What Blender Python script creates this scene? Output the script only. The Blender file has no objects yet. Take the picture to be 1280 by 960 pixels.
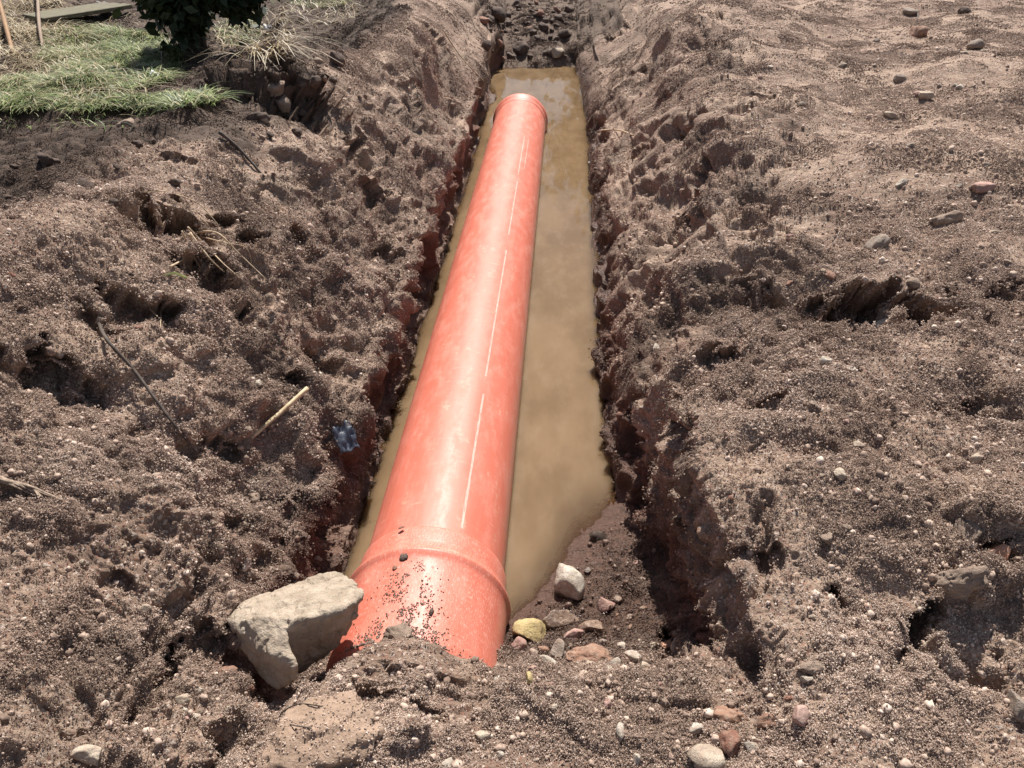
import bpy, bmesh, math, random, time
import numpy as np
from mathutils import Vector, Matrix
T0 = time.time()
random.seed(7)
RNG = np.random.default_rng(11)
S = bpy.context.scene
COL = S.collection

# ------------------------------------------------------------------ camera
FPX, CX, CY = 960.0, 640.0, 480.0          # focal length and centre in photograph pixels (1280 x 960)
VPX, VPY = 712.0, -170.0                   # where the trench direction (+Y) meets the horizon
CAM = Vector((0.0, 0.0, 1.66))
a_, b_ = (VPX - CX) / FPX, (CY - VPY) / FPX
ydir = Vector((a_, b_, -1.0)).normalized()          # world +Y seen in camera axes
pitch = math.atan2(b_, 1.0)
zdir = Vector((0, math.cos(pitch), math.sin(pitch)))
zdir = (zdir - ydir * zdir.dot(ydir)).normalized()
xdir = ydir.cross(zdir)
RW = Matrix((xdir, ydir, zdir))                      # camera axes -> world axes
cam = bpy.data.cameras.new('camera')
cam_o = bpy.data.objects.new('camera', cam)
COL.objects.link(cam_o)
cam_o.matrix_world = Matrix.Translation(CAM) @ RW.to_4x4()
cam.sensor_width = 36.0
cam.lens = FPX / 1280.0 * 36.0
cam.clip_start, cam.clip_end = 0.05, 400.0
S.camera = cam_o
RWn = np.array([list(r) for r in RW])
CAMn = np.array(CAM)

def ray(px, py):
    return (RW @ Vector(((px - CX) / FPX, (CY - py) / FPX, -1.0))).normalized()

def project(P):
    q = (P - CAMn) @ RWn
    d = np.maximum(-q[:, 2], 1e-3)
    return CX + FPX * q[:, 0] / d, CY - FPX * q[:, 1] / d, -q[:, 2]

# ------------------------------------------------------------------ world and sun
SUN_EL, SUN_AZ = math.radians(54), math.radians(3)   # azimuth from +Y, negative = to the left
world = bpy.data.worlds.new('World')
S.world = world
world.use_nodes = True
wn = world.node_tree
wn.nodes.clear()
wo = wn.nodes.new('ShaderNodeOutputWorld')
bg = wn.nodes.new('ShaderNodeBackground')
sky = wn.nodes.new('ShaderNodeTexSky')
sky.sky_type = 'NISHITA'
sky.sun_disc = False
sky.sun_elevation = SUN_EL
sky.sun_rotation = SUN_AZ
bg.inputs['Strength'].default_value = 0.05
sky.dust_density = 1.5
# unseen bright clouds, added to strengthen the sky's reflection in the water
tc = wn.nodes.new('ShaderNodeTexCoord')
mpc = wn.nodes.new('ShaderNodeMapping'); mpc.inputs['Scale'].default_value = (1.6, 1.6, 4.2)
nzc = wn.nodes.new('ShaderNodeTexNoise'); nzc.inputs['Scale'].default_value = 1.7; nzc.inputs['Detail'].default_value = 6
rpc = wn.nodes.new('ShaderNodeMapRange'); rpc.interpolation_type = 'SMOOTHSTEP'
for i_, v_ in enumerate((.48, .66, 0., .55)): rpc.inputs[i_ + 1].default_value = v_
mxc = wn.nodes.new('ShaderNodeMix'); mxc.data_type = 'RGBA'; mxc.inputs[7].default_value = (9, 8.9, 10, 1)
wn.links.new(tc.outputs['Generated'], mpc.inputs[0]); wn.links.new(mpc.outputs[0], nzc.inputs['Vector']); wn.links.new(nzc.outputs[0], rpc.inputs[0])
wn.links.new(rpc.outputs[0], mxc.inputs[0]); wn.links.new(sky.outputs[0], mxc.inputs[6]); wn.links.new(mxc.outputs[2], bg.inputs[0])
wn.links.new(bg.outputs[0], wo.inputs[0])
sl = bpy.data.lights.new('sun', 'SUN')
sl.energy = 5.0
sl.angle = math.radians(0.5)
sl.color = (1.0, 0.96, 0.90)
so = bpy.data.objects.new('sun', sl)
COL.objects.link(so)
SDIR = Vector((math.sin(SUN_AZ) * math.cos(SUN_EL), math.cos(SUN_AZ) * math.cos(SUN_EL), math.sin(SUN_EL)))
so.rotation_euler = SDIR.to_track_quat('Z', 'Y').to_euler()
S.view_settings.view_transform = 'Standard'
S.view_settings.look = 'None'
S.view_settings.exposure = 0.8
S.view_settings.gamma = 1.0

# ------------------------------------------------------------------ noise
def _h(ix, iy, iz, s):
    n = (ix * np.int32(374761393) + iy * np.int32(668265263) + iz * np.int32(1274126177) + np.int32(s * 7919 + 13)).astype(np.uint32)
    n = (n ^ (n >> np.uint32(13))) * np.uint32(1274126177)
    n = (n ^ (n >> np.uint32(16))) * np.uint32(2246822519)
    return n ^ (n >> np.uint32(13))
np.seterr(over='ignore')

def vnoise(p, f, s=0):
    """smooth value noise in -1..1; p (N,3) float32"""
    q = (p * np.float32(f) if np.isscalar(f) else p * np.array(f, np.float32)).astype(np.float32)
    i = np.floor(q).astype(np.int32)
    t = q - i
    t = t * t * t * (t * (t * 6 - 15) + 10)
    r = []
    for dx in (0, 1):
        for dy in (0, 1):
            for dz in (0, 1):
                r.append((_h(i[:, 0] + dx, i[:, 1] + dy, i[:, 2] + dz, s) & np.uint32(0xffff)).astype(np.float32) / 32767.5 - 1)
    x, y, z = t[:, 0], t[:, 1], t[:, 2]
    l = lambda a, b, w: a + (b - a) * w
    return l(l(l(r[0], r[1], z), l(r[2], r[3], z), y), l(l(r[4], r[5], z), l(r[6], r[7], z), y), x)

def fbm(p, f, o=4, s=0, g=0.5):
    r, a, n = 0, 1.0, 0
    for k in range(o):
        r = r + a * vnoise(p, np.array(f) * 2.03 ** k if not np.isscalar(f) else f * 2.03 ** k, s + k * 17)
        n += a
        a *= g
    return r / n * 1.4

def lumps(p, f, s=0):
    """round crumbs: 1 at a random cell point, 0 away from it (nearest of the 8 cells round the point)"""
    q = (p * np.float32(f)).astype(np.float32)
    b = np.floor(q - 0.5).astype(np.int32)
    d = np.full(len(q), 9, np.float32)
    for dx in (0, 1):
        for dy in (0, 1):
            for dz in (0, 1):
                c = b + np.array([dx, dy, dz], np.int32)
                h = _h(c[:, 0], c[:, 1], c[:, 2], s)
                cx = c[:, 0] + .25 + .5 * (h & np.uint32(255)).astype(np.float32) / 255
                cy = c[:, 1] + .25 + .5 * ((h >> np.uint32(8)) & np.uint32(255)).astype(np.float32) / 255
                cz = c[:, 2] + .25 + .5 * ((h >> np.uint32(16)) & np.uint32(255)).astype(np.float32) / 255
                w = .7 + .6 * ((h >> np.uint32(24)) & np.uint32(255)).astype(np.float32) / 255
                d = np.minimum(d, ((q[:, 0] - cx) ** 2 + (q[:, 1] - cy) ** 2 + (q[:, 2] - cz) ** 2) * w)
    return np.sqrt(np.clip(1 - d / .75, 0, 1))

def sstep(a, b, x):
    t = np.clip((x - a) / (b - a), 0, 1)
    return t * t * (3 - 2 * t)

# ------------------------------------------------------------------ mesh helpers
def mesh_from(name, V, F, mats=(), smooth=True, quads=True):
    me = bpy.data.meshes.new(name)
    V = np.asarray(V, np.float32)
    if isinstance(F, np.ndarray):
        k = F.shape[1]
        me.vertices.add(len(V)); me.loops.add(F.size); me.polygons.add(len(F))
        me.vertices.foreach_set('co', V.ravel())
        me.loops.foreach_set('vertex_index', F.ravel().astype(np.int32))
        me.polygons.foreach_set('loop_start', np.arange(0, F.size, k, dtype=np.int32))
        me.polygons.foreach_set('loop_total', np.full(len(F), k, np.int32))
        me.update(calc_edges=True)
    else:
        me.from_pydata([tuple(v) for v in V], [], F)
    for m in mats: me.materials.append(m)
    if smooth: me.polygons.foreach_set('use_smooth', np.ones(len(me.polygons), bool))
    return me

def fattr(me, name, vals):
    a = me.attributes.new(name, 'FLOAT', 'POINT')
    a.data.foreach_set('value', np.asarray(vals, np.float32))

def link(name, me, parent=None, label=None, cat=None, group=None, kind=None):
    o = bpy.data.objects.new(name, me)
    COL.objects.link(o)
    if parent: o.parent = parent
    tag(o, label, cat, group, kind)
    return o

def tag(o, label=None, cat=None, group=None, kind=None):
    if label: o['label'] = label
    if cat: o['category'] = cat
    if group: o['group'] = group
    if kind: o['kind'] = kind
    return o

# ------------------------------------------------------------------ materials
def newmat(name):
    m = bpy.data.materials.new(name)
    m.use_nodes = True
    nt = m.node_tree
    nt.nodes.clear()
    out = nt.nodes.new('ShaderNodeOutputMaterial')
    bs = nt.nodes.new('ShaderNodeBsdfPrincipled')
    nt.links.new(bs.outputs[0], out.inputs[0])
    return m, nt, bs, out

class N:
    """tiny node-building helper"""
    def __init__(s, nt): s.nt = nt
    def n(s, t, **kw):
        x = s.nt.nodes.new(t)
        for k, v in kw.items(): setattr(x, k, v)
        return x
    def put(s, i, v):
        if hasattr(v, 'bl_idname') or isinstance(v, bpy.types.NodeSocket): s.nt.links.new(v, i)
        else: i.default_value = v
    def math(s, op, a, b=None, c=None, clamp=False):
        x = s.n('ShaderNodeMath', operation=op, use_clamp=clamp)
        s.put(x.inputs[0], a)
        if b is not None: s.put(x.inputs[1], b)
        if c is not None: s.put(x.inputs[2], c)
        return x.outputs[0]
    def attr(s, name, typ='GEOMETRY', out='Fac'):
        return s.n('ShaderNodeAttribute', attribute_name=name, attribute_type=typ).outputs[out]
    def mix(s, f, a, b, mode='MIX'):
        x = s.n('ShaderNodeMix', data_type='RGBA', blend_type=mode)
        s.put(x.inputs[0], f)
        for i, v in ((6, a), (7, b)):
            s.put(x.inputs[i], v if not isinstance(v, tuple) else (*v, 1) if len(v) == 3 else v)
        return x.outputs[2]
    def noise(s, vec, scale, detail=4, rough=.55, out=0):
        x = s.n('ShaderNodeTexNoise')
        s.put(x.inputs['Vector'], vec); x.inputs['Scale'].default_value = scale
        x.inputs['Detail'].default_value = detail; x.inputs['Roughness'].default_value = rough
        return x.outputs[out]
    def voro(s, vec, scale, out=0, feature='F1'):
        x = s.n('ShaderNodeTexVoronoi', feature=feature)
        s.put(x.inputs['Vector'], vec); x.inputs['Scale'].default_value = scale
        return x.outputs[out]
    def ramp(s, f, pts):
        x = s.n('ShaderNodeValToRGB')
        s.put(x.inputs[0], f)
        e = x.color_ramp.elements
        while len(e) < len(pts): e.new(0.5)
        for k, (p, c) in enumerate(pts):
            e[k].position = p; e[k].color = (*c, 1) if len(c) == 3 else c
        return x.outputs[0]
    def maprange(s, v, a, b, c=0., d=1.):
        x = s.n('ShaderNodeMapRange', interpolation_type='SMOOTHSTEP')
        s.put(x.inputs[0], v)
        for i, q in enumerate((a, b, c, d)): x.inputs[i + 1].default_value = q
        return x.outputs[0]
    def bump(s, h, strength, dist, normal=None):
        x = s.n('ShaderNodeBump')
        x.inputs['Strength'].default_value = strength; x.inputs['Distance'].default_value = dist
        s.put(x.inputs['Height'], h)
        if normal is not None: s.put(x.inputs['Normal'], normal)
        return x.outputs[0]
    def obj(s): return s.n('ShaderNodeTexCoord').outputs['Object']
    def pos(s): return s.n('ShaderNodeNewGeometry').outputs['Position']

SOIL_DRY, SOIL_MID, SOIL_DARK, SOIL_RED, SOIL_WET = (.37, .268, .198), (.205, .137, .10), (.05, .034, .025), (.14, .06, .04), (.075, .04, .027)

def soil_material():
    m, nt, bs, out = newmat('soil')
    k = N(nt)
    P = k.pos()
    n1 = k.noise(P, 2.2, 5, .6)
    n2 = k.noise(P, 28, 5, .65)
    n3 = k.noise(P, 210, 3, .7)
    cell = k.voro(P, 190, 1)
    c = k.mix(k.maprange(n1, .38, .66), SOIL_DRY, SOIL_MID)
    c = k.mix(k.math('MULTIPLY', k.maprange(n2, .46, .64), .5), c, SOIL_MID)
    c = k.mix(k.math('MULTIPLY', k.maprange(n3, .5, .72), .55), c, (.16, .1, .08))
    g = k.n('ShaderNodeSeparateColor'); nt.links.new(cell, g.inputs[0])
    c = k.mix(k.math('MULTIPLY', k.maprange(g.outputs[0], .86, .93), .7), c, (.56, .46, .39))
    c = k.mix(k.math('MULTIPLY', k.maprange(g.outputs[1], .84, .92), .6), c, (.24, .11, .075))
    hum, red, wet = k.attr('humus'), k.attr('red'), k.attr('wet')
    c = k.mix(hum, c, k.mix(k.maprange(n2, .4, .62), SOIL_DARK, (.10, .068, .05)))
    c = k.mix(red, c, k.mix(k.maprange(n2, .4, .62), SOIL_RED, (.09, .04, .03)))
    c = k.mix(wet, c, k.mix(k.maprange(n3, .4, .62), SOIL_WET, (.12, .065, .045)))
    nt.links.new(c, bs.inputs['Base Color'])
    nt.links.new(k.math('SUBTRACT', .92, k.math('MULTIPLY', wet, .58)), bs.inputs['Roughness'])
    bs.inputs['Specular IOR Level'].default_value = .3
    mps = k.n('ShaderNodeMapping'); mps.inputs['Scale'].default_value = (.22, 1, .22)
    nt.links.new(P, mps.inputs[0])
    b0 = k.bump(k.noise(mps.outputs[0], 34, 5, .65), .55, .022)          # drag marks of the bucket
    b0 = k.bump(k.noise(P, 46, 6, .72), .8, .016, b0)
    b1 = k.bump(k.voro(P, 120), -.65, .008, b0)
    b2 = k.bump(k.voro(P, 420), -.6, .0025, b1)
    b3 = k.bump(n3, .5, .003, b2)
    nt.links.new(b3, bs.inputs['Normal'])
    return m

def grain_material():
    m, nt, bs, out = newmat('soil_grains')
    k = N(nt)
    wnz = k.n('ShaderNodeSeparateColor'); nt.links.new(k.voro(k.pos(), 240, 1), wnz.inputs[0])
    v, hum, red, wet = k.math('ADD', k.attr('tone', 'INSTANCER'), k.math('MULTIPLY', k.math('SUBTRACT', wnz.outputs[0], .5), .36), clamp=True), k.attr('humus', 'INSTANCER'), k.attr('red', 'INSTANCER'), k.attr('wet', 'INSTANCER')
    c = k.ramp(v, [(0, (.15, .105, .08)), (.25, (.25, .175, .135)), (.5, (.43, .32, .25)), (.8, (.56, .44, .36)), (.95, (.68, .59, .50)), (.985, (.33, .21, .16))])
    n2 = k.noise(k.pos(), 300, 2, .6)
    c = k.mix(k.math('MULTIPLY', n2, .2), c, (.2, .14, .11))
    c = k.mix(k.math('MULTIPLY', hum, .9), c, (.085, .056, .042))
    c = k.mix(k.math('MULTIPLY', red, .85), c, (.2, .075, .05))
    c = k.mix(k.math('MULTIPLY', wet, .85), c, (.085, .048, .034))
    nt.links.new(c, bs.inputs['Base Color'])
    nt.links.new(k.math('SUBTRACT', .95, k.math('MULTIPLY', wet, .6)), bs.inputs['Roughness'])
    bs.inputs['Specular IOR Level'].default_value = .3
    return m

def stone_material(name, c1, c2, rough=.85, scale=60, pit=.4, spots=(.2, .15, .12), dust=.6):
    m, nt, bs, out = newmat(name)
    k = N(nt)
    P = k.pos()
    n1 = k.noise(P, scale * .4, 5, .6)
    n2 = k.noise(P, scale * 3.4, 4, .7)
    c = k.mix(k.maprange(n1, .36, .64), c1, c2)
    c = k.mix(k.math('MULTIPLY', k.maprange(n2, .54, .7), .6), c, spots)
    c = k.mix(k.math('MULTIPLY', k.maprange(k.noise(P, scale * 4, 2), .6, .72), .4), c, tuple(min(1, x * 1.5) for x in c1))
    dn = k.maprange(k.noise(P, 75, 5, .7), .44, .62)
    c = k.mix(k.math('MULTIPLY', dn, dust), c, (.33, .235, .175))
    sx_ = k.n('ShaderNodeSeparateXYZ'); nt.links.new(P, sx_.inputs[0])
    wf = k.maprange(k.math('ADD', sx_.outputs[2], k.math('MULTIPLY', n1, .02)), .050, .038)
    c = k.mix(k.math('MULTIPLY', wf, .85), c, (.06, .04, .028))
    nt.links.new(c, bs.inputs['Base Color'])
    nt.links.new(k.math('SUBTRACT', rough, k.math('MULTIPLY', wf, max(0, rough - .25))), bs.inputs['Roughness'])
    bs.inputs['Specular IOR Level'].default_value = .3
    b = k.bump(n2, pit, .004)
    b = k.bump(k.voro(P, scale * 5), -.5 * pit, .003, b)
    b = k.bump(k.noise(P, scale * 1.1, 5, .65), .5, .008, b)
    nt.links.new(b, bs.inputs['Normal'])
    return m

M = {}
M['soil'] = soil_material()
M['grain'] = grain_material()
M['pale'] = stone_material('pale_stone', (.48, .40, .31), (.34, .27, .205), pit=.9)
M['white'] = stone_material('white_stone', (.52, .465, .39), (.34, .29, .235), pit=.9)
M['yellow'] = stone_material('yellow_stone', (.50, .39, .18), (.38, .28, .13), dust=.25, scale=90, pit=.8)
M['pink'] = stone_material('pink_stone', (.42, .27, .23), (.3, .17, .14))
M['orange'] = stone_material('orange_stone', (.56, .3, .19), (.45, .22, .14))
M['brown'] = stone_material('brown_stone', (.27, .15, .1), (.17, .09, .06), scale=90)
M['greyst'] = stone_material('grey_stone', (.30, .245, .20), (.19, .15, .12), pit=.9)
M['wetst'] = stone_material('wet_stone', (.2, .13, .09), (.11, .07, .05), rough=.35)
M['clod'] = stone_material('dry_clod', (.37, .28, .215), (.27, .195, .148), scale=110, pit=1.2, spots=(.16, .11, .085))
M['sandy'] = stone_material('sandy_slab', (.31, .215, .155), (.24, .165, .115), scale=40, pit=.8, spots=(.24, .165, .12))
M['darkclod'] = stone_material('dark_clod', (.13, .09, .07), (.065, .045, .036), scale=110, pit=1.0, spots=(.04, .03, .025), dust=.15)
M['redclod'] = stone_material('red_clod', (.3, .15, .105), (.2, .09, .06), scale=110, pit=1.0)
M['boulder'] = stone_material('boulder_stone', (.43, .355, .275), (.31, .25, .185), scale=60, pit=1.0, dust=.35, spots=(.3, .26, .22))

def simple(name, c1, c2, rough=.7, scale=40, spec=.4, stretch=None, trans=0):
    m, nt, bs, out = newmat(name)
    k = N(nt)
    v = k.obj()
    if stretch:
        mp = k.n('ShaderNodeMapping'); mp.inputs['Scale'].default_value = stretch
        nt.links.new(v, mp.inputs[0]); v = mp.outputs[0]
    n1 = k.noise(v, scale, 4, .6)
    nt.links.new(k.mix(k.maprange(n1, .35, .65), c1, c2), bs.inputs['Base Color'])
    bs.inputs['Roughness'].default_value = rough
    bs.inputs['Specular IOR Level'].default_value = spec
    nt.links.new(k.bump(n1, .4, .002), bs.inputs['Normal'])
    if trans:
        tl = k.n('ShaderNodeBsdfTranslucent')
        tl.inputs[0].default_value = (*[min(1, x * 1.3) for x in c1], 1)
        mx = k.n('ShaderNodeMixShader'); mx.inputs[0].default_value = trans
        nt.links.new(bs.outputs[0], mx.inputs[1]); nt.links.new(tl.outputs[0], mx.inputs[2])
        nt.links.new(mx.outputs[0], out.inputs[0])
    return m

# ------------------------------------------------------------------ the ground: a cross-section swept along the trench
ST = [-2.0, 0.55, 0.80, 1.02, 1.28, 1.52, 1.80, 2.30, 3.20, 4.40, 5.80, 7.00, 7.60, 9.00, 14.0, 60.0]
#            X of every node at these stations (missing stations are interpolated)
NODES = [
    # (list of (Y, X), list of (Y, z)); Y is stretched a little by SY below
    ([(0, -60)], [(0, .35)]),
    ([(0, -12)], [(0, .40)]),
    ([(0, -4.6)], [(0, .42)]),
    ([(0, -3.2)], [(0, .42), (5, .42)]),
    ([(0, -2.2), (3, -2.1), (4.6, -1.75), (7, -2.1)], [(0, .50), (3.2, .48), (4.6, .46), (7, .42)]),
    ([(0, -1.52), (1.5, -1.46), (3.2, -1.31), (4.4, -1.05), (6, -1.24), (9, -1.45)], [(0, .78), (1.5, .88), (3.2, .86), (4.4, .80), (6, .70), (9, .58)]),
    ([(0, -1.08), (1.5, -1.08), (3.2, -1.0), (4.4, -.88), (6, -1.0)], [(0, .58), (1, .57), (1.5, .68), (3.2, .68), (4.4, .66), (9, .52)]),
    ([(0, -.76), (1.5, -.78), (3.2, -.77), (6, -.82), (9, -.9)], [(0, .42), (1.0, .36), (1.5, .41), (3.2, .45), (5, .46), (9, .4)]),
    ([(0, -.65), (1.1, -.64), (1.5, -.59), (4, -.595), (6, -.655), (9, -.80)], [(0, .36), (.95, .26), (1.2, .19), (1.6, .24), (3, .28), (9, .3)]),
    ([(0, -.63), (1.1, -.62), (2, -.625), (4, -.63), (6, -.67), (9, -.79)], [(0, .34), (.9, .19), (1.1, .07), (1.5, .10), (3, .11), (7, .12), (8, .3)]),
    ([(0, -.58), (1.1, -.56), (1.5, -.54), (4, -.545), (6, -.62), (7, -.69), (9, -.76)], [(0, .33), (.78, .26), (.9, .15), (1.03, .03), (1.25, -.04), (6.95, -.03), (7.1, .06), (8.2, .24), (12, .4)]),
    ([(0, -.46), (9, -.46)], [(0, .33), (.8, .28), (.92, .19), (1.03, .09), (1.12, .02), (1.25, -.1), (6.8, -.1), (7.1, .03), (8.2, .24), (12, .4)]),
    ([(0, -.30), (9, -.28)], [(0, .33), (.82, .31), (.96, .27), (1.06, .10), (1.22, -.12), (6.8, -.12), (7.1, .03), (8.2, .24), (12, .4)]),
    ([(0, -.09), (9, -.08)], [(0, .32), (.8, .26), (.98, .15), (1.08, .075), (1.17, .02), (1.26, -.01), (1.40, -.05), (1.6, -.1), (6.8, -.1), (7.1, .03), (8.2, .24), (12, .4)]),
    ([(0, .07), (9, .05)], [(0, .32), (.8, .28), (.98, .17), (1.12, .055), (1.25, .030), (1.40, .012), (1.5, -.003), (1.65, -.025), (2, -.09), (6.8, -.1), (7.1, .03), (8.2, .24), (12, .4)]),
    ([(0, .37), (1.1, .37), (1.2, .34), (1.35, .315), (1.58, .295), (1.74, .22), (1.9, .195), (3, .175), (5, .185), (7, .14), (9, .15)], [(0, .34), (.85, .32), (.97, .26), (1.05, .17), (1.15, .075), (1.3, .045), (1.5, .030), (1.66, .014), (1.82, -.02), (6.95, -.03), (7.1, .06), (8.2, .24), (12, .4)]),
    ([(0, .42), (1.0, .405), (1.2, .38), (1.5, .35), (1.7, .275), (2, .245), (3, .26), (5, .28), (9, .3)], [(0, .38), (.85, .36), (1.0, .29), (1.12, .22), (1.2, .22), (2, .17), (3, .15), (7, .16), (8, .32)]),
    ([(0, .47), (1.0, .41), (1.3, .365), (1.6, .34), (2, .345), (3, .50), (5, .57), (9, .6)], [(0, .40), (.8, .38), (1.0, .42), (1.5, .42), (2, .38), (3, .38), (7, .4), (9, .45)]),
    ([(0, .65), (1.0, .50), (1.5, .44), (2, .51), (3, .73), (5, .85), (9, .92)], [(0, .42), (.9, .44), (1.2, .5), (2, .54), (3, .61), (7, .64)]),
    ([(0, 1.0), (2, .95), (5, 1.25), (9, 1.4)], [(0, .42), (1, .5), (2, .61), (5, .72)]),
    ([(0, 1.7), (5, 1.9)], [(0, .45), (1, .56), (2, .62), (5, .66)]),
    ([(0, 3.4)], [(0, .6), (5, .70)]),
    ([(0, 12)], [(0, .8)]),
    ([(0, 60)], [(0, .9)]),
]
def SY(y): return y * (1.06 + .015 * min(y, 9))
NODES = [([(SY(y), v) for y, v in n0], [(SY(y), v) for y, v in n1]) for n0, n1 in NODES]
NN = len(NODES)

def pchip(xs, ys, x):
    xs, ys = np.asarray(xs, float), np.asarray(ys, float)
    if len(xs) == 1: return np.full(np.shape(x), ys[0])
    h = np.diff(xs); d = np.diff(ys) / h
    m = np.zeros(len(xs))
    for i in range(1, len(xs) - 1):
        if d[i - 1] * d[i] > 0:
            w1, w2 = 2 * h[i] + h[i - 1], h[i] + 2 * h[i - 1]
            m[i] = (w1 + w2) / (w1 / d[i - 1] + w2 / d[i])
    x = np.clip(x, xs[0], xs[-1])
    k = np.clip(np.searchsorted(xs, x) - 1, 0, len(h) - 1)
    t = (x - xs[k]) / h[k]
    return ((1 + 2 * t) * (1 - t) ** 2 * ys[k] + t * (1 - t) ** 2 * h[k] * m[k] + t * t * (3 - 2 * t) * ys[k + 1] + t * t * (t - 1) * h[k] * m[k + 1])

NR, NC = 900, 1160
# rows: even steps of view angle where the photo looks, coarse beyond
Hh = 1.15
ang = np.linspace(math.atan(.38 / Hh), math.atan(11 / Hh), NR)
Yr = Hh * np.tan(ang)
Yr = np.concatenate([np.linspace(-2.5, .36, 30), Yr, 11 + np.geomspace(.15, 60, 34)])
NR = len(Yr)
NX = np.stack([pchip([q[0] for q in nd[0]], [q[1] for q in nd[0]], Yr) for nd in NODES], 1)   # rows x nodes
NZ = np.stack([pchip([q[0] for q in nd[1]], [q[1] for q in nd[1]], Yr) for nd in NODES], 1)
# columns: placed by the mean length of the section, denser near the trench
tt = np.linspace(0, NN - 1, 6000)
mi = np.argmin(abs(Yr - 1.8))

def section(NXr, NZr, t):
    """Catmull-Rom (limited) through the nodes for all rows; returns X, Z rows x len(t)"""
    i = np.clip(t.astype(int), 0, NN - 2); f = (t - i)[None, :]
    def herm(A):
        d = np.diff(A, axis=1)
        m = np.zeros_like(A)
        m[:, 1:-1] = np.where(d[:, :-1] * d[:, 1:] > 0, 2 * d[:, :-1] * d[:, 1:] / (d[:, :-1] + d[:, 1:] + 1e-9 * np.sign(d[:, 1:] + 1e-12)), 0)
        m[:, 0], m[:, -1] = d[:, 0], d[:, -1]
        a, b, ma, mb = A[:, i], A[:, i + 1], m[:, i], m[:, i + 1]
        return (1 + 2 * f) * (1 - f) ** 2 * a + f * (1 - f) ** 2 * ma + f * f * (3 - 2 * f) * b + f * f * (f - 1) * mb
    return herm(NXr), herm(NZr)

sx, sz = section(NX[mi:mi + 1], NZ[mi:mi + 1], tt)
seg = np.hypot(np.diff(sx[0]), np.diff(sz[0]))
xm = .5 * (sx[0][1:] + sx[0][:-1])
dens = 1 / (1 + (np.abs(xm - .0) / 1.35) ** 1.9)
dens = np.where((xm > -.53) & (xm < .0), dens * .3, dens)     # under water: few
dens = np.where(np.abs(xm) > 4.7, dens * .25, dens)
cum = np.concatenate([[0], np.cumsum(seg * dens)])
tcol = np.interp(np.linspace(0, cum[-1], NC), cum, tt)
BX, BZ = section(NX, NZ, tcol)
BY = np.repeat(Yr[:, None], NC, 1)
P0 = np.stack([BX, BY, BZ], 2)

def grid_normals(P):
    du = np.empty_like(P); dv = np.empty_like(P)
    du[:, 1:-1] = P[:, 2:] - P[:, :-2]; du[:, 0] = P[:, 1] - P[:, 0]; du[:, -1] = P[:, -1] - P[:, -2]
    dv[1:-1] = P[2:] - P[:-2]; dv[0] = P[1] - P[0]; dv[-1] = P[-1] - P[-2]
    n = np.cross(du, dv)
    return n / (np.linalg.norm(n, axis=2, keepdims=True) + 1e-12)

Nn = grid_normals(P0).reshape(-1, 3).astype(np.float32)
P = P0.reshape(-1, 3).astype(np.float32)
X, Y, Z = P[:, 0].copy(), P[:, 1].copy(), P[:, 2].copy()
steep = sstep(.25, .75, 1 - np.abs(Nn[:, 2]))
wat = sstep(.04, -.03, Z)                                 # under water
dist = np.sqrt(X ** 2 + Y ** 2 + 1.0)
fine = np.clip(2.6 / dist, .35, 1)                        # the finest octaves fade where the grid is coarse
far = sstep(9, 16, np.hypot(X, Y))
inch = (X > -.60) & (X < .33)
rs = np.repeat(np.gradient(Yr)[:, None], NC, 1).ravel()
def att(f): return sstep(.75, .28, rs * f)            # a feature only where the rows can carry it                               # in the trench channel
crestX = pchip([q[0] for q in NODES[5][0]], [q[1] for q in NODES[5][0]], Y)
humus = sstep(.02, -.12, X - crestX + .10 * vnoise(P, 2.5, 5) + .06 * vnoise(P, 8, 6)) * sstep(1.6, 2.2, Y)

q = P + .05 * np.stack([vnoise(P, 3, 91), vnoise(P, 3, 92), vnoise(P, 3, 93)], 1)
D = .07 * fbm(q, 1.3, 2, 1) * (1 - steep) * np.where(inch & (Y > 1), 0, 1)
def fbma(p, f, o, s_, g=.5):
    r, a_2, n = 0, 1.0, 0
    for k_ in range(o):
        ff = np.array(f) * 2.03 ** k_ if not np.isscalar(f) else f * 2.03 ** k_
        r = r + a_2 * vnoise(p, ff, s_ + k_ * 17) * att(float(np.max(ff)) * 1.5); n += a_2; a_2 *= g
    return r / n * 1.4
D += .042 * fbma(q, 4.2, 3, 10) * (1 - wat) * np.where(inch & (Y > .9), .35, 1)
# torn slopes: sharp-lipped plates and sockets
slope_r = sstep(.12, .2, X) * sstep(1.0, .65, X - .10 * np.clip(Y - 2, 0, 4) + .12 * vnoise(P, 2.2, 34)) * sstep(1.5, 2.4, Y)
slope_l = sstep(-1.15, -.8, X + .15 * vnoise(P, 2.2, 35)) * sstep(-.5, -.6, X)
tear = np.clip(np.maximum(sstep(.12, .5, steep + .25 * vnoise(P, 2.0, 33) + .12), .85 * np.maximum(slope_r, slope_l * .8)), 0, 1)
pl = fbma(q, (8, 6, 8), 3, 21)
D += (.030 * sstep(-.05, .03, pl) - .015) * tear * (1 - wat)
pl2 = fbma(q, 19, 2, 29)
D += (.016 * sstep(-.04, .03, pl2) - .008) * (.35 + .65 * tear) * (1 - wat) * att(19)
D -= .05 * sstep(.34, .62, fbma(q, 7, 2, 45)) * tear * (1 - wat)       # holes
# streaks left by the digger bucket, running down the slope
stq = np.stack([X * .16 + Z * .1, Y, Z * .16], 1).astype(np.float32) + .01 * np.stack([vnoise(P, 8, 63)] * 3, 1)
st1, st2 = fbm(stq, 11, 2, 61), fbm(stq, 30, 2, 62)
stm = np.maximum(steep, .8 * np.maximum(slope_r, slope_l * .5))
D += (.030 * st1 * att(11) + .014 * st2 * att(30)) * stm * (1 - wat)
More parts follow.
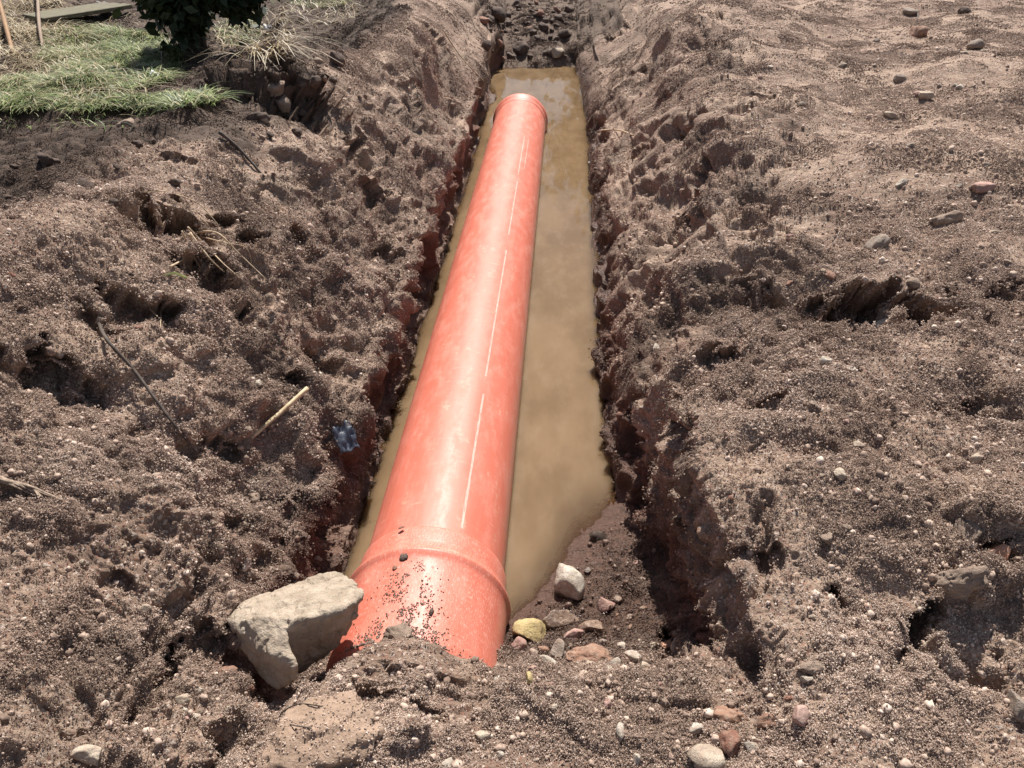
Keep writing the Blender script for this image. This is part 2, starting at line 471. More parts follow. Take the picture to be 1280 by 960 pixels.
# crumb structure
cm = .12 + .88 * sstep(-.15, .5, fbm(P, 3.2, 3, 71))
L1, L2, L3 = lumps(q, 17, 3), lumps(P, 43, 4), lumps(P, 96, 5)
L0 = lumps(q, 9, 2)
D += (.016 * (L0 - .5) * cm * (.3 + tear) + .021 * (L1 - .5) * att(17) * cm * (.5 + .6 * tear) + .009 * (L2 - .5) * att(43) * cm + .0035 * (L3 - .5) * att(80) + .016 * (.35 - np.abs(fbma(q, 26, 3, 141, .6))) * (.3 + .7 * cm)) * (1 - wat * .8) * (1 - .6 * far)
D += .0035 * vnoise(P, 170, 8) * att(90) * (1 - wat)
D += (.09 * (lumps(q, 7.5, 13) - .4) + .05 * (lumps(q, 16, 15) - .4) * att(14)) * humus                           # dug dark clods behind the crest
D += .08 * (lumps(q, 5.5, 14) - .4) * sstep(7.9, 8.2, Y) * np.where((X > -1.0) & (X < .7), 1, 0)
fe = sstep(7.5, 8.0, Y) * np.where((X > -1.0) & (X < .6), 1, 0)
D += fe * (.05 * fbm(P, 3.5, 3, 131) + .09 * (lumps(P, 7, 132) - .45) + .03 * (lumps(P, 15, 133) - .4))
D = np.where(Y > 14, D * .3, D)

# ------- placed shapes: (px, py, across m, along m, depth m, turn deg, kind)
# 'scarp' = scoop whose far lip is steep (the lip faces the camera), 'pit' = round hole, 'lump' = raised body, 'crack'
upx, upy, udep = project(P)
DV = np.zeros_like(P)
def base_at(px, py):
    d2 = (upx - px) ** 2 + (upy - py) ** 2
    c = np.where((d2 < 36) & (udep > .2) & ((~inch) | (Z > .02)))[0]
    if not len(c): c = np.array([np.argmin(d2 + 1e6 * (udep < .2))])
    return c[np.argmin(udep[c])]
SHAPES = [
    # left bank
    (205, 268, .16, .14, .14, 10, 'scarp'), (262, 345, .14, .09, .10, -10, 'scarp'), (300, 290, .13, .10, .10, -25, 'scarp'),
    (195, 390, .17, .08, .10, -12, 'scarp'), (118, 385, .12, .05, .05, 8, 'scarp'), (75, 470, .14, .085, .09, -30, 'scarp'),
    (30, 460, .06, .04, .03, 0, 'scarp'), (370, 472, .06, .05, .07, 0, 'scarp'), (290, 552, .07, .05, .05, 0, 'scarp'),
    (425, 545, .08, .09, .08, -20, 'scarp'), (345, 105, .20, .17, -.13, 0, 'lump'), (355, 130, .2, .2, .05, 0, 'scarp'),
    (445, 190, .16, .12, .07, -25, 'scarp'), (485, 310, .12, .10, .06, -20, 'scarp'), (380, 310, .1, .1, .07, -30, 'scarp'),
    (205, 845, .035, .12, .07, 8, 'scarp'), (222, 770, .03, .2, .04, 4, 'crack'), 
    (395, 640, .10, .08, .06, -20, 'scarp'), (300, 815, .12, .06, .06, 10, 'scarp'), (160, 720, .05, .03, .03, 0, 'scarp'),
    (410, 440, .09, .08, .05, -20, 'scarp'), (540, 40, .14, .10, .07, -20, 'scarp'), (470, 240, .1, .1, .05, -20, 'scarp'),
    (240, 200, .07, .04, .03, -30, 'scarp'), 
    # right bank
    (1100, 364, .31, .14, .17, 3, 'scarp'), (1000, 350, .17, .08, .07, -6, 'scarp'), (1245, 345, .12, .06, .05, -10, 'scarp'),
    (1220, 500, .075, .055, .06, -12, 'scarp'), (1155, 785, .14, .08, .09, 6, 'scarp'),
    (1245, 700, .08, .05, .06, 0, 'scarp'), (960, 503, .06, .03, .03, 0, 'scarp'), (905, 440, .10, .05, .05, 12, 'scarp'),
    (925, 350, .12, .09, .05, 20, 'scarp'), (843, 275, .15, .16, .13, 35, 'scarp'), (800, 190, .14, .12, .07, 30, 'scarp'),
    (865, 215, .1, .1, .05, 30, 'scarp'), (925, 125, .16, .09, .06, 25, 'scarp'), (860, 160, .16, .1, .06, 30, 'scarp'),
    (735, 290, .09, .08, .04, 25, 'scarp'), (765, 45, .16, .14, .08, 20, 'scarp'), (800, 90, .16, .14, .06, 20, 'scarp'),
    (790, 560, .05, .12, .06, 10, 'scarp'), (845, 545, .07, .16, .13, 8, 'scarp'), (820, 620, .04, .09, .06, 0, 'scarp'),
    (862, 650, .05, .05, .05, 0, 'scarp'), (893, 790, .085, .10, .13, 10, 'scarp'), (862, 715, .05, .11, .05, 0, 'scarp'), (940, 715, .02, .16, .035, 25, 'crack'),
    (935, 712, .07, .05, .035, 10, 'scarp'), 
    (830, 800, .05, .10, .05, 0, 'scarp'), (870, 25, .3, .1, .05, 20, 'scarp'), 
    # bottom and the far end
    (400, 905, .115, .075, -.028, 0, 'lump'), (500, 890, .09, .04, .03, 5, 'scarp'), (560, 790, .1, .06, -.01, 0, 'lump'),
    (545, 870, .12, .05, .02, 0, 'scarp'), (1260, 640, .1, .06, -.04, 0, 'lump'), (1205, 715, .10, .06, -.05, 0, 'lump'),
]
for px, py, wa, wl, dp, turn, kind in SHAPES:
    if kind == 'scarp': wa, wl = wa * .82, wl * .8
    ci = base_at(px, py)
    c, n = P[ci].astype(float), Nn[ci].astype(float)
    away = np.array([0, 1., 0]) - n * n[1]
    away /= np.linalg.norm(away)
    side = np.cross(away, n)
    ca, sa = math.cos(math.radians(turn)), math.sin(math.radians(turn))
    al, si = away * ca + side * sa, side * ca - away * sa
    R = max(wa, wl) * 1.8
    sel = np.where((np.abs(X - c[0]) < R) & (np.abs(Y - c[1]) < R) & (np.abs(Z - c[2]) < R))[0]
    if not len(sel): continue
    r = P[sel] - c
    w1 = .6 * vnoise(P[sel], 9, 5) + .5 * vnoise(P[sel], 21, 6) + .3 * vnoise(P[sel], 60, 16)
    w2 = .55 * vnoise(P[sel], 9, 7) + .5 * vnoise(P[sel], 21, 8) + .3 * vnoise(P[sel], 60, 18)
    a = (r @ si) / wa + w1
    l = (r @ al) / wl + w2
    if kind == 'scarp':
        lat = sstep(1.05, .35, np.abs(a))
        g = sstep(-1.5, .5, l) * sstep(1.05, .74, l + .45 * a * a)
        gg = dp * g * lat * (1 + .3 * vnoise(P[sel], 30, 12) + .35 * (lumps(P[sel], 30, 19) - .5))
        D[sel] -= gg
        DV[sel] += np.outer(gg * .75 * sstep(-.2, .9, l), al)
    elif kind == 'lump':
        rr = np.sqrt(a * a + l * l)
        D[sel] -= dp * sstep(1.05, .6, rr)
    elif kind == 'crack':
        D[sel] -= dp * sstep(1, .4, np.abs(a)) * sstep(1, .7, np.abs(l))
    else:
        D[sel] -= dp * sstep(1.05, .6, np.sqrt(a * a + l * l))

PIPE_X, PIPE_Z, PIPE_R = -.302, .052, .1905
PD = P + Nn * D[:, None] + DV
# keep the ground clear of the pipe
dx, dz = PD[:, 0] - PIPE_X, PD[:, 2] - PIPE_Z
rr = np.hypot(dx, dz)
sel = (PD[:, 1] > 1.18) & (PD[:, 1] < 6.2) & (rr < PIPE_R + .012)
PD[sel, 2] = np.minimum(PD[sel, 2], PIPE_Z - np.sqrt(np.maximum((PIPE_R + .012) ** 2 - dx[sel] ** 2, 0)))
# masks for the material: damp foot of the walls, red subsoil, dark topsoil with wall shade painted in
nzw = .05 * vnoise(P, 6, 41) + .03 * vnoise(P, 17, 42)
wet = sstep(.135, .05, PD[:, 2] + .6 * nzw + np.where(X < -.2, .05, 0)) * np.where((X > -.9) & (X < .5), 1, 0)
wet *= sstep(7.9, 7.5, Y)
wet = np.maximum(wet, .0 * sstep(6.6, 7.3, Y) * sstep(.45, .2, np.abs(X + .28) + nzw * 2) * sstep(8.6, 7.6, Y))
red = sstep(.26, .06, PD[:, 2] + 2.2 * nzw) * steep * np.where((X > -1) & (X < .55), 1, 0) * .8
red = np.maximum(red, .18 * sstep(.25, .6, fbm(P, 5, 2, 77)) * tear)
dark = .55 * sstep(.05, .45, fbm(P, 6, 3, 55)) * tear
dark = np.maximum(dark, .8 * sstep(.34, .2, PD[:, 2] + nzw) * steep * np.where((X > -1) & (X < .55), 1, 0) * sstep(-.3, .2, fbm(P, 4, 2, 57)))  # low steep walls darkened: damp soil plus the undercut's shade put into the colour
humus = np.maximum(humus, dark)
for hx, hy, hr in ((345, 110, .26), (290, 130, .22), (380, 60, .2), (250, 150, .2), (440, 20, .25)):
    ci = base_at(hx, hy); rr0 = np.linalg.norm(P - P[ci], axis=1)
    humus = np.maximum(humus, .9 * sstep(1.15, .75, rr0 / hr + .35 * vnoise(P, 9, 31)))
humus = np.maximum(humus, .75 * sstep(7.8, 8.1, Y) * np.where((X > -1.0) & (X < .6), 1, 0))
idx = np.arange(NR * NC).reshape(NR, NC)
F = np.stack([idx[:-1, :-1], idx[:-1, 1:], idx[1:, 1:], idx[1:, :-1]], 2).reshape(-1, 4)
gm = mesh_from('ground', PD, F, [M['soil']])
for nm, v in (('wet', wet), ('red', red), ('humus', humus)): fattr(gm, nm, v)
ground = link('ground', gm, kind='structure')
NG = grid_normals(PD.reshape(NR, NC, 3)).reshape(-1, 3)
print('ground', round(time.time() - T0, 1))

dg = bpy.context.evaluated_depsgraph_get()
def hit(px, py):
    ok, loc, nor, _ = ground.ray_cast(CAM, ray(px, py))
    if not ok:
        d = ray(px, py); t = (.4 - CAM.z) / d.z
        return CAM + d * t, Vector((0, 0, 1))
    return loc, nor
def dep(p): return (Vector(p) - CAM).dot(RW @ Vector((0, 0, -1)))
def drop(x, y):
    ok, loc, nor, _ = ground.ray_cast(Vector((x, y, 3)), Vector((0, 0, -1)))
    return (loc, nor) if ok else (Vector((x, y, .4)), Vector((0, 0, 1)))

# ------------------------------------------------------------------ water
def water():
    ys = np.concatenate([np.linspace(1.0, 2.3, 130), np.linspace(2.33, 8.4, 110)])
    xs = np.linspace(-.92, .5, 120)
    gx, gy = np.meshgrid(xs, ys)
    V = np.stack([gx, gy, np.zeros_like(gx)], 2).reshape(-1, 3)
    # depth of water over the bed, from the ground itself
    dpt = []
    for v in V:
        ok, loc, _, _ = ground.ray_cast(Vector((v[0], v[1], .02)), Vector((0, 0, -1)), distance=1.0)
        dpt.append(-loc.z if ok else 0.0)
    d = np.maximum(np.array(dpt), 0)
    i = np.arange(len(V)).reshape(len(ys), len(xs))
    Fq = np.stack([i[:-1, :-1], i[:-1, 1:], i[1:, 1:], i[1:, :-1]], 2).reshape(-1, 4)
    m, nt, bs, out = newmat('muddy_water')
    k = N(nt)
    Pn = k.pos()
    mp = k.n('ShaderNodeMapping'); mp.inputs['Scale'].default_value = (1, .45, 1)
    nt.links.new(Pn, mp.inputs[0])
    nz = k.noise(mp.outputs[0], 4.5, 4, .6)
    nz2 = k.noise(mp.outputs[0], 14, 3, .6)
    murk = k.mix(k.maprange(nz, .35, .65), (.19, .125, .07), (.145, .093, .05))
    murk = k.mix(k.math('MULTIPLY', k.maprange(nz2, .45, .75), .35), murk, (.235, .165, .105))
    # ripples: very faint
    w = k.bump(k.noise(mp.outputs[0], 9, 2, .4), .06, .01)
    df = k.n('ShaderNodeSubsurfaceScattering', falloff='BURLEY'); nt.links.new(murk, df.inputs[0]); df.inputs['Scale'].default_value = 1.0; df.inputs['Radius'].default_value = (.035, .028, .018)
    tr = k.n('ShaderNodeBsdfTransparent'); tr.inputs[0].default_value = (.72, .6, .42, 1)
    m1 = k.n('ShaderNodeMixShader')
    nt.links.new(k.attr('murk'), m1.inputs[0]); nt.links.new(tr.outputs[0], m1.inputs[1]); nt.links.new(df.outputs[0], m1.inputs[2])
    gl = k.n('ShaderNodeBsdfGlossy'); gl.inputs['Roughness'].default_value = .035
    nt.links.new(w, gl.inputs['Normal'])
    fr = k.n('ShaderNodeFresnel'); fr.inputs[0].default_value = 1.33
    nt.links.new(w, fr.inputs['Normal'])
    m2 = k.n('ShaderNodeMixShader')
    nt.links.new(k.math('MULTIPLY', fr.outputs[0], 1.0, clamp=True), m2.inputs[0]); nt.links.new(m1.outputs[0], m2.inputs[1]); nt.links.new(gl.outputs[0], m2.inputs[2])
    nt.links.new(m2.outputs[0], out.inputs[0])
    nt.nodes.remove(bs)
    me = mesh_from('water', V, Fq, [m])
    fattr(me, 'murk', 1 - np.exp(-d / .022))
    link('water', me, kind='structure')
water()
print('water', round(time.time() - T0, 1))

# ------------------------------------------------------------------ the pipe
PIPE_Y0 = 1.035
for y_ in np.arange(4.5, 7, .01):                      # the far lip stands where the photo shows it
    if project(np.array([[PIPE_X, y_, PIPE_Z + PIPE_R + .015]]))[1][0] <= 116.5: break
PIPE_Y1 = float(y_)
def pipe_material():
    m, nt, bs, out = newmat('orange_plastic')
    k = N(nt)
    an, le = k.attr('ang'), k.attr('len')
    cv = k.n('ShaderNodeCombineXYZ'); nt.links.new(k.math('MULTIPLY', an, 1.0), cv.inputs[0]); nt.links.new(le, cv.inputs[1])
    def scaled(x, y):
        mp = k.n('ShaderNodeMapping'); mp.inputs['Scale'].default_value = (x, y, 1)
        nt.links.new(cv.outputs[0], mp.inputs[0]); return mp.outputs[0]
    base, deep = (.57, .155, .102), (.53, .14, .09)
    c = k.mix(k.maprange(k.noise(scaled(1, 1.2), 3, 4, .6), .35, .65), base, deep)
    # dried silt smears and haze
    silt = k.noise(scaled(1.2, 2.2), 3.5, 7, .7)
    c = k.mix(k.math('MULTIPLY', k.maprange(silt, .42, .70), .16), c, (.76, .42, .34))
    fine = k.noise(scaled(9, 30), 3.0, 6, .75)
    c = k.mix(k.math('MULTIPLY', k.maprange(fine, .56, .76), .18), c, (.76, .44, .36))
    sm = k.maprange(k.noise(scaled(1.5, 3.2), 2.3, 5, .6), .56, .66)
    c = k.mix(k.math('MULTIPLY', k.math('MULTIPLY', sm, k.maprange(k.noise(scaled(5, 40), 2.0, 4, .7), .42, .6)), .35), c, (.62, .40, .29))
    sock = k.maprange(le, .40, .36)
    c = k.mix(k.math('MULTIPLY', sock, k.math('MULTIPLY', k.maprange(k.noise(scaled(26, 42), 2.0, 5, .8), .50, .66), .45)), c, (.82, .50, .42))
    arcs = k.noise(scaled(.9, 22), 3.0, 4, .6)                    # rings round the barrel
    c = k.mix(k.math('MULTIPLY', k.maprange(arcs, .60, .76), .30), c, (.78, .40, .31))
    scr = k.noise(scaled(38, 2.2), 2.0, 3, .7)                    # long scratches
    c = k.mix(k.math('MULTIPLY', k.maprange(scr, .66, .74), .45), c, (.84, .52, .44))
    dots = k.voro(scaled(.45, 1.7), 34)
    c = k.mix(k.math('MULTIPLY', k.maprange(dots, .055, .03), .0), c, (.1, .05, .04))
    # marking line printed along the barrel
    def band(a0, w, l0, l1, soft=.004):
        f = k.math('SUBTRACT', an, a0); f = k.math('ABSOLUTE', f)
        f = k.maprange(f, w, w * .45)
        g = k.math('MULTIPLY', k.maprange(le, l0, l0 + soft), k.maprange(le, l1, l1 - soft))
        return k.math('MULTIPLY', f, g)
    wear = k.math('MULTIPLY', k.maprange(k.noise(scaled(60, 26), 1.0, 3, .7), .36, .50), 1.0)
    segs = [(BAND_A, .024, .40, 1.02), (BAND_A - .012, .020, 1.12, 2.15), (BAND_A - .02, .019, 2.32, 3.05), (BAND_A - .03, .019, 3.15, 3.88), (BAND_A + .13, .014, 3.3, 3.88)]
    tot = None
    for s in segs:
        b = band(*s)
        tot = b if tot is None else k.math('MAXIMUM', tot, b)
    c = k.mix(k.math('MULTIPLY', k.math('MULTIPLY', tot, wear), .48), c, (.84, .58, .50))
    seam = band(-.80, .007, .42, 3.9)
    dash = k.maprange(k.noise(scaled(0.01, 60), 1.0, 2), .45, .55)
    c = k.mix(k.math('MULTIPLY', k.math('MULTIPLY', seam, dash), .75), c, (.35, .09, .06))
    rim = k.math('MULTIPLY', k.maprange(k.math('ABSOLUTE', k.math('SUBTRACT', le, .3835)), .0030, .0012), k.maprange(k.noise(scaled(9, 3), 3.0, 3, .7), .44, .52))
    c = k.mix(k.math('MULTIPLY', rim, .8), c, (.16, .07, .05))
    rd = k.math('MULTIPLY', k.maprange(k.math('ABSOLUTE', k.math('SUBTRACT', le, .300)), .012, .003), k.maprange(k.noise(scaled(5, 20), 3.0, 5, .7), .42, .6))
    c = k.mix(k.math('MULTIPLY', rd, .6), c, (.55, .33, .25))
    spk = k.maprange(k.noise(scaled(30, 95), 1.0, 2, .5), .70, .74)
    c = k.mix(k.math('MULTIPLY', spk, .5), c, (.25, .12, .08))
    # silt tide line low on the barrel
    low = k.maprange(k.math('ABSOLUTE', an), 1.05, 1.6)
    c = k.mix(k.math('MULTIPLY', low, k.maprange(silt, .35, .6)), c, (.42, .22, .14))
    nt.links.new(c, bs.inputs['Base Color'])
    r = k.math('ADD', .46, k.math('MULTIPLY', k.maprange(silt, .4, .7), .22))
    nt.links.new(r, bs.inputs['Roughness'])
    bs.inputs['Specular IOR Level'].default_value = .42
    b = k.bump(scr, .12, .002)
    b = k.bump(arcs, .15, .003, b)
    nt.links.new(b, bs.inputs['Normal'])
    return m

BAND_A = .44
def lathe_y(prof, seg=128, ang0=0, cx=0.0, cz=0.0):
    V, A, L = [], [], []
    for r, y in prof:
        for i in range(seg + 1):
            a = -math.pi + 2 * math.pi * i / seg
            V.append((r * math.sin(a), y, r * math.cos(a))); A.append(a); L.append(y)
    n = len(prof)
    Fq = [(j * (seg + 1) + i, (j + 1) * (seg + 1) + i, (j + 1) * (seg + 1) + i + 1, j * (seg + 1) + i + 1) for j in range(n - 1) for i in range(seg)]
    return np.array(V), np.array(Fq), np.array(A), np.array(L)

def dense(prof, step=.05):
    o = [prof[0]]
    for (r0, y0), (r1, y1) in zip(prof, prof[1:]):
        k = max(1, int(abs(y1 - y0) / step))
        o += [(r0 + (r1 - r0) * i / k, y0 + (y1 - y0) * i / k) for i in range(1, k + 1)]
    return o

pm = pipe_material()
pipe = bpy.data.objects.new('drain_pipe', None)
COL.objects.link(pipe)
pipe.location = (PIPE_X, PIPE_Y0, PIPE_Z)
tag(pipe, 'long orange plastic drain pipe with a bell socket lying in the flooded trench', 'pipe')
LN = PIPE_Y1 - PIPE_Y0
R = PIPE_R
def pipe_part(name, prof, mat, parent=pipe, seg=160):
    V, Fq, A, L = lathe_y(prof, seg)
    me = mesh_from(name, V, Fq, [mat])
    fattr(me, 'ang', A); fattr(me, 'len', L)
    return link(name, me, parent)
pipe_part('barrel', dense([(R - .008, LN - .02), (R, LN - .02), (R, .385)][::-1]), pm)
sock = [(R - .004, .372), (R + .0035, .374), (R + .006, .380), (R + .0065, .372)]
# socket profile from its lip near the camera (y = 0) to the step where it ends on the barrel
socket = [(R - .002, .005), (R + .012, .0), (R + .016, .01), (R + .0165, .04), (R + .0165, .19), (R + .0175, .235), (R + .0188, .262),
          (R + .0215, .272), (R + .0262, .280), (R + .0268, .286), (R + .0245, .292), (R + .0165, .298), (R + .0115, .306), (R + .0098, .33), (R + .0088, .374), (R + .0078, .3785), (R + .001, .3815), (R - .003, .384)]
pipe_part('socket', socket, pm)
# inner wall so the mouth is a tube and not a skin
pipe_part('lining', dense([(R - .0, .006), (R - .004, .02), (R - .008, .30), (R - .0085, LN - .03), (R - .004, LN - .022)], .4), pm, seg=64)
# collar with a rolled lip at the far end
farc = [(R - .002, LN - .135), (R + .002, LN - .132), (R + .004, LN - .12), (R + .0045, LN - .075), (R + .008, LN - .062), (R + .0145, LN - .050), (R + .0165, LN - .036), (R + .0165, LN - .016), (R + .014, LN - .002), (R + .004, LN), (R - .006, LN - .004), (R - .009, LN - .03)]
pipe_part('end_collar', farc, pm)
print('pipe', round(time.time() - T0, 1))

# ------------------------------------------------------------------ grit: loose grains on the soil, each a small stone instanced on its own point
def scatter_object(name, pts, size, attrs, mat, label=None, cat=None, kind='stuff', subdiv=1, flat=.75, seed=0, variants=6, rough=.85, lift=.25, normals=None, parent=None):
    me = bpy.data.meshes.new(name)
    me.vertices.add(len(pts)); me.vertices.foreach_set('co', np.asarray(pts, np.float32).ravel())
    fattr(me, 'size', size)
    for kx, v in attrs.items(): fattr(me, kx, v)
    o = link(name, me, parent, label, cat, None, kind)
    ng = bpy.data.node_groups.new(name + '_nodes', 'GeometryNodeTree')
    ng.interface.new_socket('Geometry', in_out='INPUT', socket_type='NodeSocketGeometry')
    ng.interface.new_socket('Geometry', in_out='OUTPUT', socket_type='NodeSocketGeometry')
    nn, L = ng.nodes, ng.links
    gi, go = nn.new('NodeGroupInput'), nn.new('NodeGroupOutput')
    join = nn.new('GeometryNodeJoinGeometry')
    for v in range(variants):
        ico = nn.new('GeometryNodeMeshIcoSphere'); ico.inputs['Radius'].default_value = 1; ico.inputs['Subdivisions'].default_value = subdiv
        pos = nn.new('GeometryNodeInputPosition')
        add = nn.new('ShaderNodeVectorMath'); add.operation = 'ADD'; add.inputs[1].default_value = (v * 7.3 + seed, v * 3.1, seed * 1.7)
        nz = nn.new('ShaderNodeTexNoise'); nz.inputs['Scale'].default_value = 1.7; nz.inputs['Detail'].default_value = 3
        sub = nn.new('ShaderNodeVectorMath'); sub.operation = 'SUBTRACT'; sub.inputs[1].default_value = (.5, .5, .5)
        sc = nn.new('ShaderNodeVectorMath'); sc.operation = 'SCALE'; sc.inputs[3].default_value = 2.0 * rough
        sp = nn.new('GeometryNodeSetPosition')
        L.new(pos.outputs[0], add.inputs[0]); L.new(add.outputs[0], nz.inputs['Vector']); L.new(nz.outputs['Color'], sub.inputs[0])
        L.new(sub.outputs[0], sc.inputs[0]); L.new(ico.outputs[0], sp.inputs['Geometry']); L.new(sc.outputs[0], sp.inputs['Offset'])
        tf = nn.new('GeometryNodeTransform'); tf.inputs['Scale'].default_value = (1, .8 + .04 * v, flat)
        ss = nn.new('GeometryNodeSetShadeSmooth'); ss.inputs['Shade Smooth'].default_value = subdiv > 1
        sm = nn.new('GeometryNodeSetMaterial'); sm.inputs['Material'].default_value = mat
        g2i = nn.new('GeometryNodeGeometryToInstance')
        L.new(sp.outputs[0], tf.inputs['Geometry']); L.new(tf.outputs[0], ss.inputs[0]); L.new(ss.outputs[0], sm.inputs['Geometry']); L.new(sm.outputs[0], g2i.inputs[0])
        L.new(g2i.outputs[0], join.inputs[0])
    iop = nn.new('GeometryNodeInstanceOnPoints'); iop.inputs['Pick Instance'].default_value = True
    rv = nn.new('FunctionNodeRandomValue'); rv.data_type = 'FLOAT_VECTOR'
    rv.inputs[0].default_value = (0, 0, 0); rv.inputs[1].default_value = (6.28, 6.28, 6.28); rv.inputs['Seed'].default_value = seed
    na = nn.new('GeometryNodeInputNamedAttribute'); na.data_type = 'FLOAT'; na.inputs[0].default_value = 'size'
    L.new(gi.outputs[0], iop.inputs['Points']); L.new(join.outputs[0], iop.inputs['Instance'])
    e2r = nn.new('FunctionNodeEulerToRotation')
    L.new(rv.outputs[0], e2r.inputs[0]); L.new(e2r.outputs[0], iop.inputs['Rotation']); L.new(na.outputs[0], iop.inputs['Scale'])
    L.new(iop.outputs[0], go.inputs[0])
    md = o.modifiers.new('scatter', 'NODES'); md.node_group = ng
    return o

PDn = PD.astype(np.float64)
vpx, vpy, vdep = project(PDn)
inview = (vpx > -140) & (vpx < 1420) & (vpy > -120) & (vpy < 1080) & (vdep > .3) & (PDn[:, 1] < 11)
G = PDn.reshape(NR, NC, 3)
area = np.zeros((NR, NC))
area[:-1, :-1] = np.linalg.norm(np.cross(G[1:, :-1] - G[:-1, :-1], G[:-1, 1:] - G[:-1, :-1]), axis=2)
area = area.ravel()
clump = .30 + 1.0 * sstep(-.25, .4, fbm(P, 4.5, 4, 81))
def grains(n, dmax, r0, r1, seed, wexp=0.0, under=.012):
    w = area * inview * (vdep < dmax) * clump * (PDn[:, 2] > under) * (NG[:, 2] > .15) / np.maximum(vdep, .8) ** wexp
    w = w * (1 - .85 * humus * (humus > .7)) * np.where(inch & (Y > 6.9), 2, 1)
    i = RNG.choice(len(w), n, p=w / w.sum())
    jit = RNG.uniform(-1, 1, (n, 3)) * np.sqrt(area[i])[:, None] * .8
    r = r0 * (r1 / r0) ** (RNG.random(n) ** 2.2)
    nr = NG[i]
    jit -= nr * (jit * nr).sum(1)[:, None]
    pts = PDn[i] + jit + nr * (r * .30)[:, None]
    tone = np.clip(RNG.random(n) * .72 + .24 * fbm(PDn[i].astype(np.float32), 4, 2, 87) + .12, 0, 1)
    hi = RNG.random(n)
    tone = np.where(hi > .965, .95, tone); tone = np.where(hi < .02, .99, tone)
    return pts, r, dict(tone=tone, humus=humus[i], red=red[i] * .8, wet=wet[i])

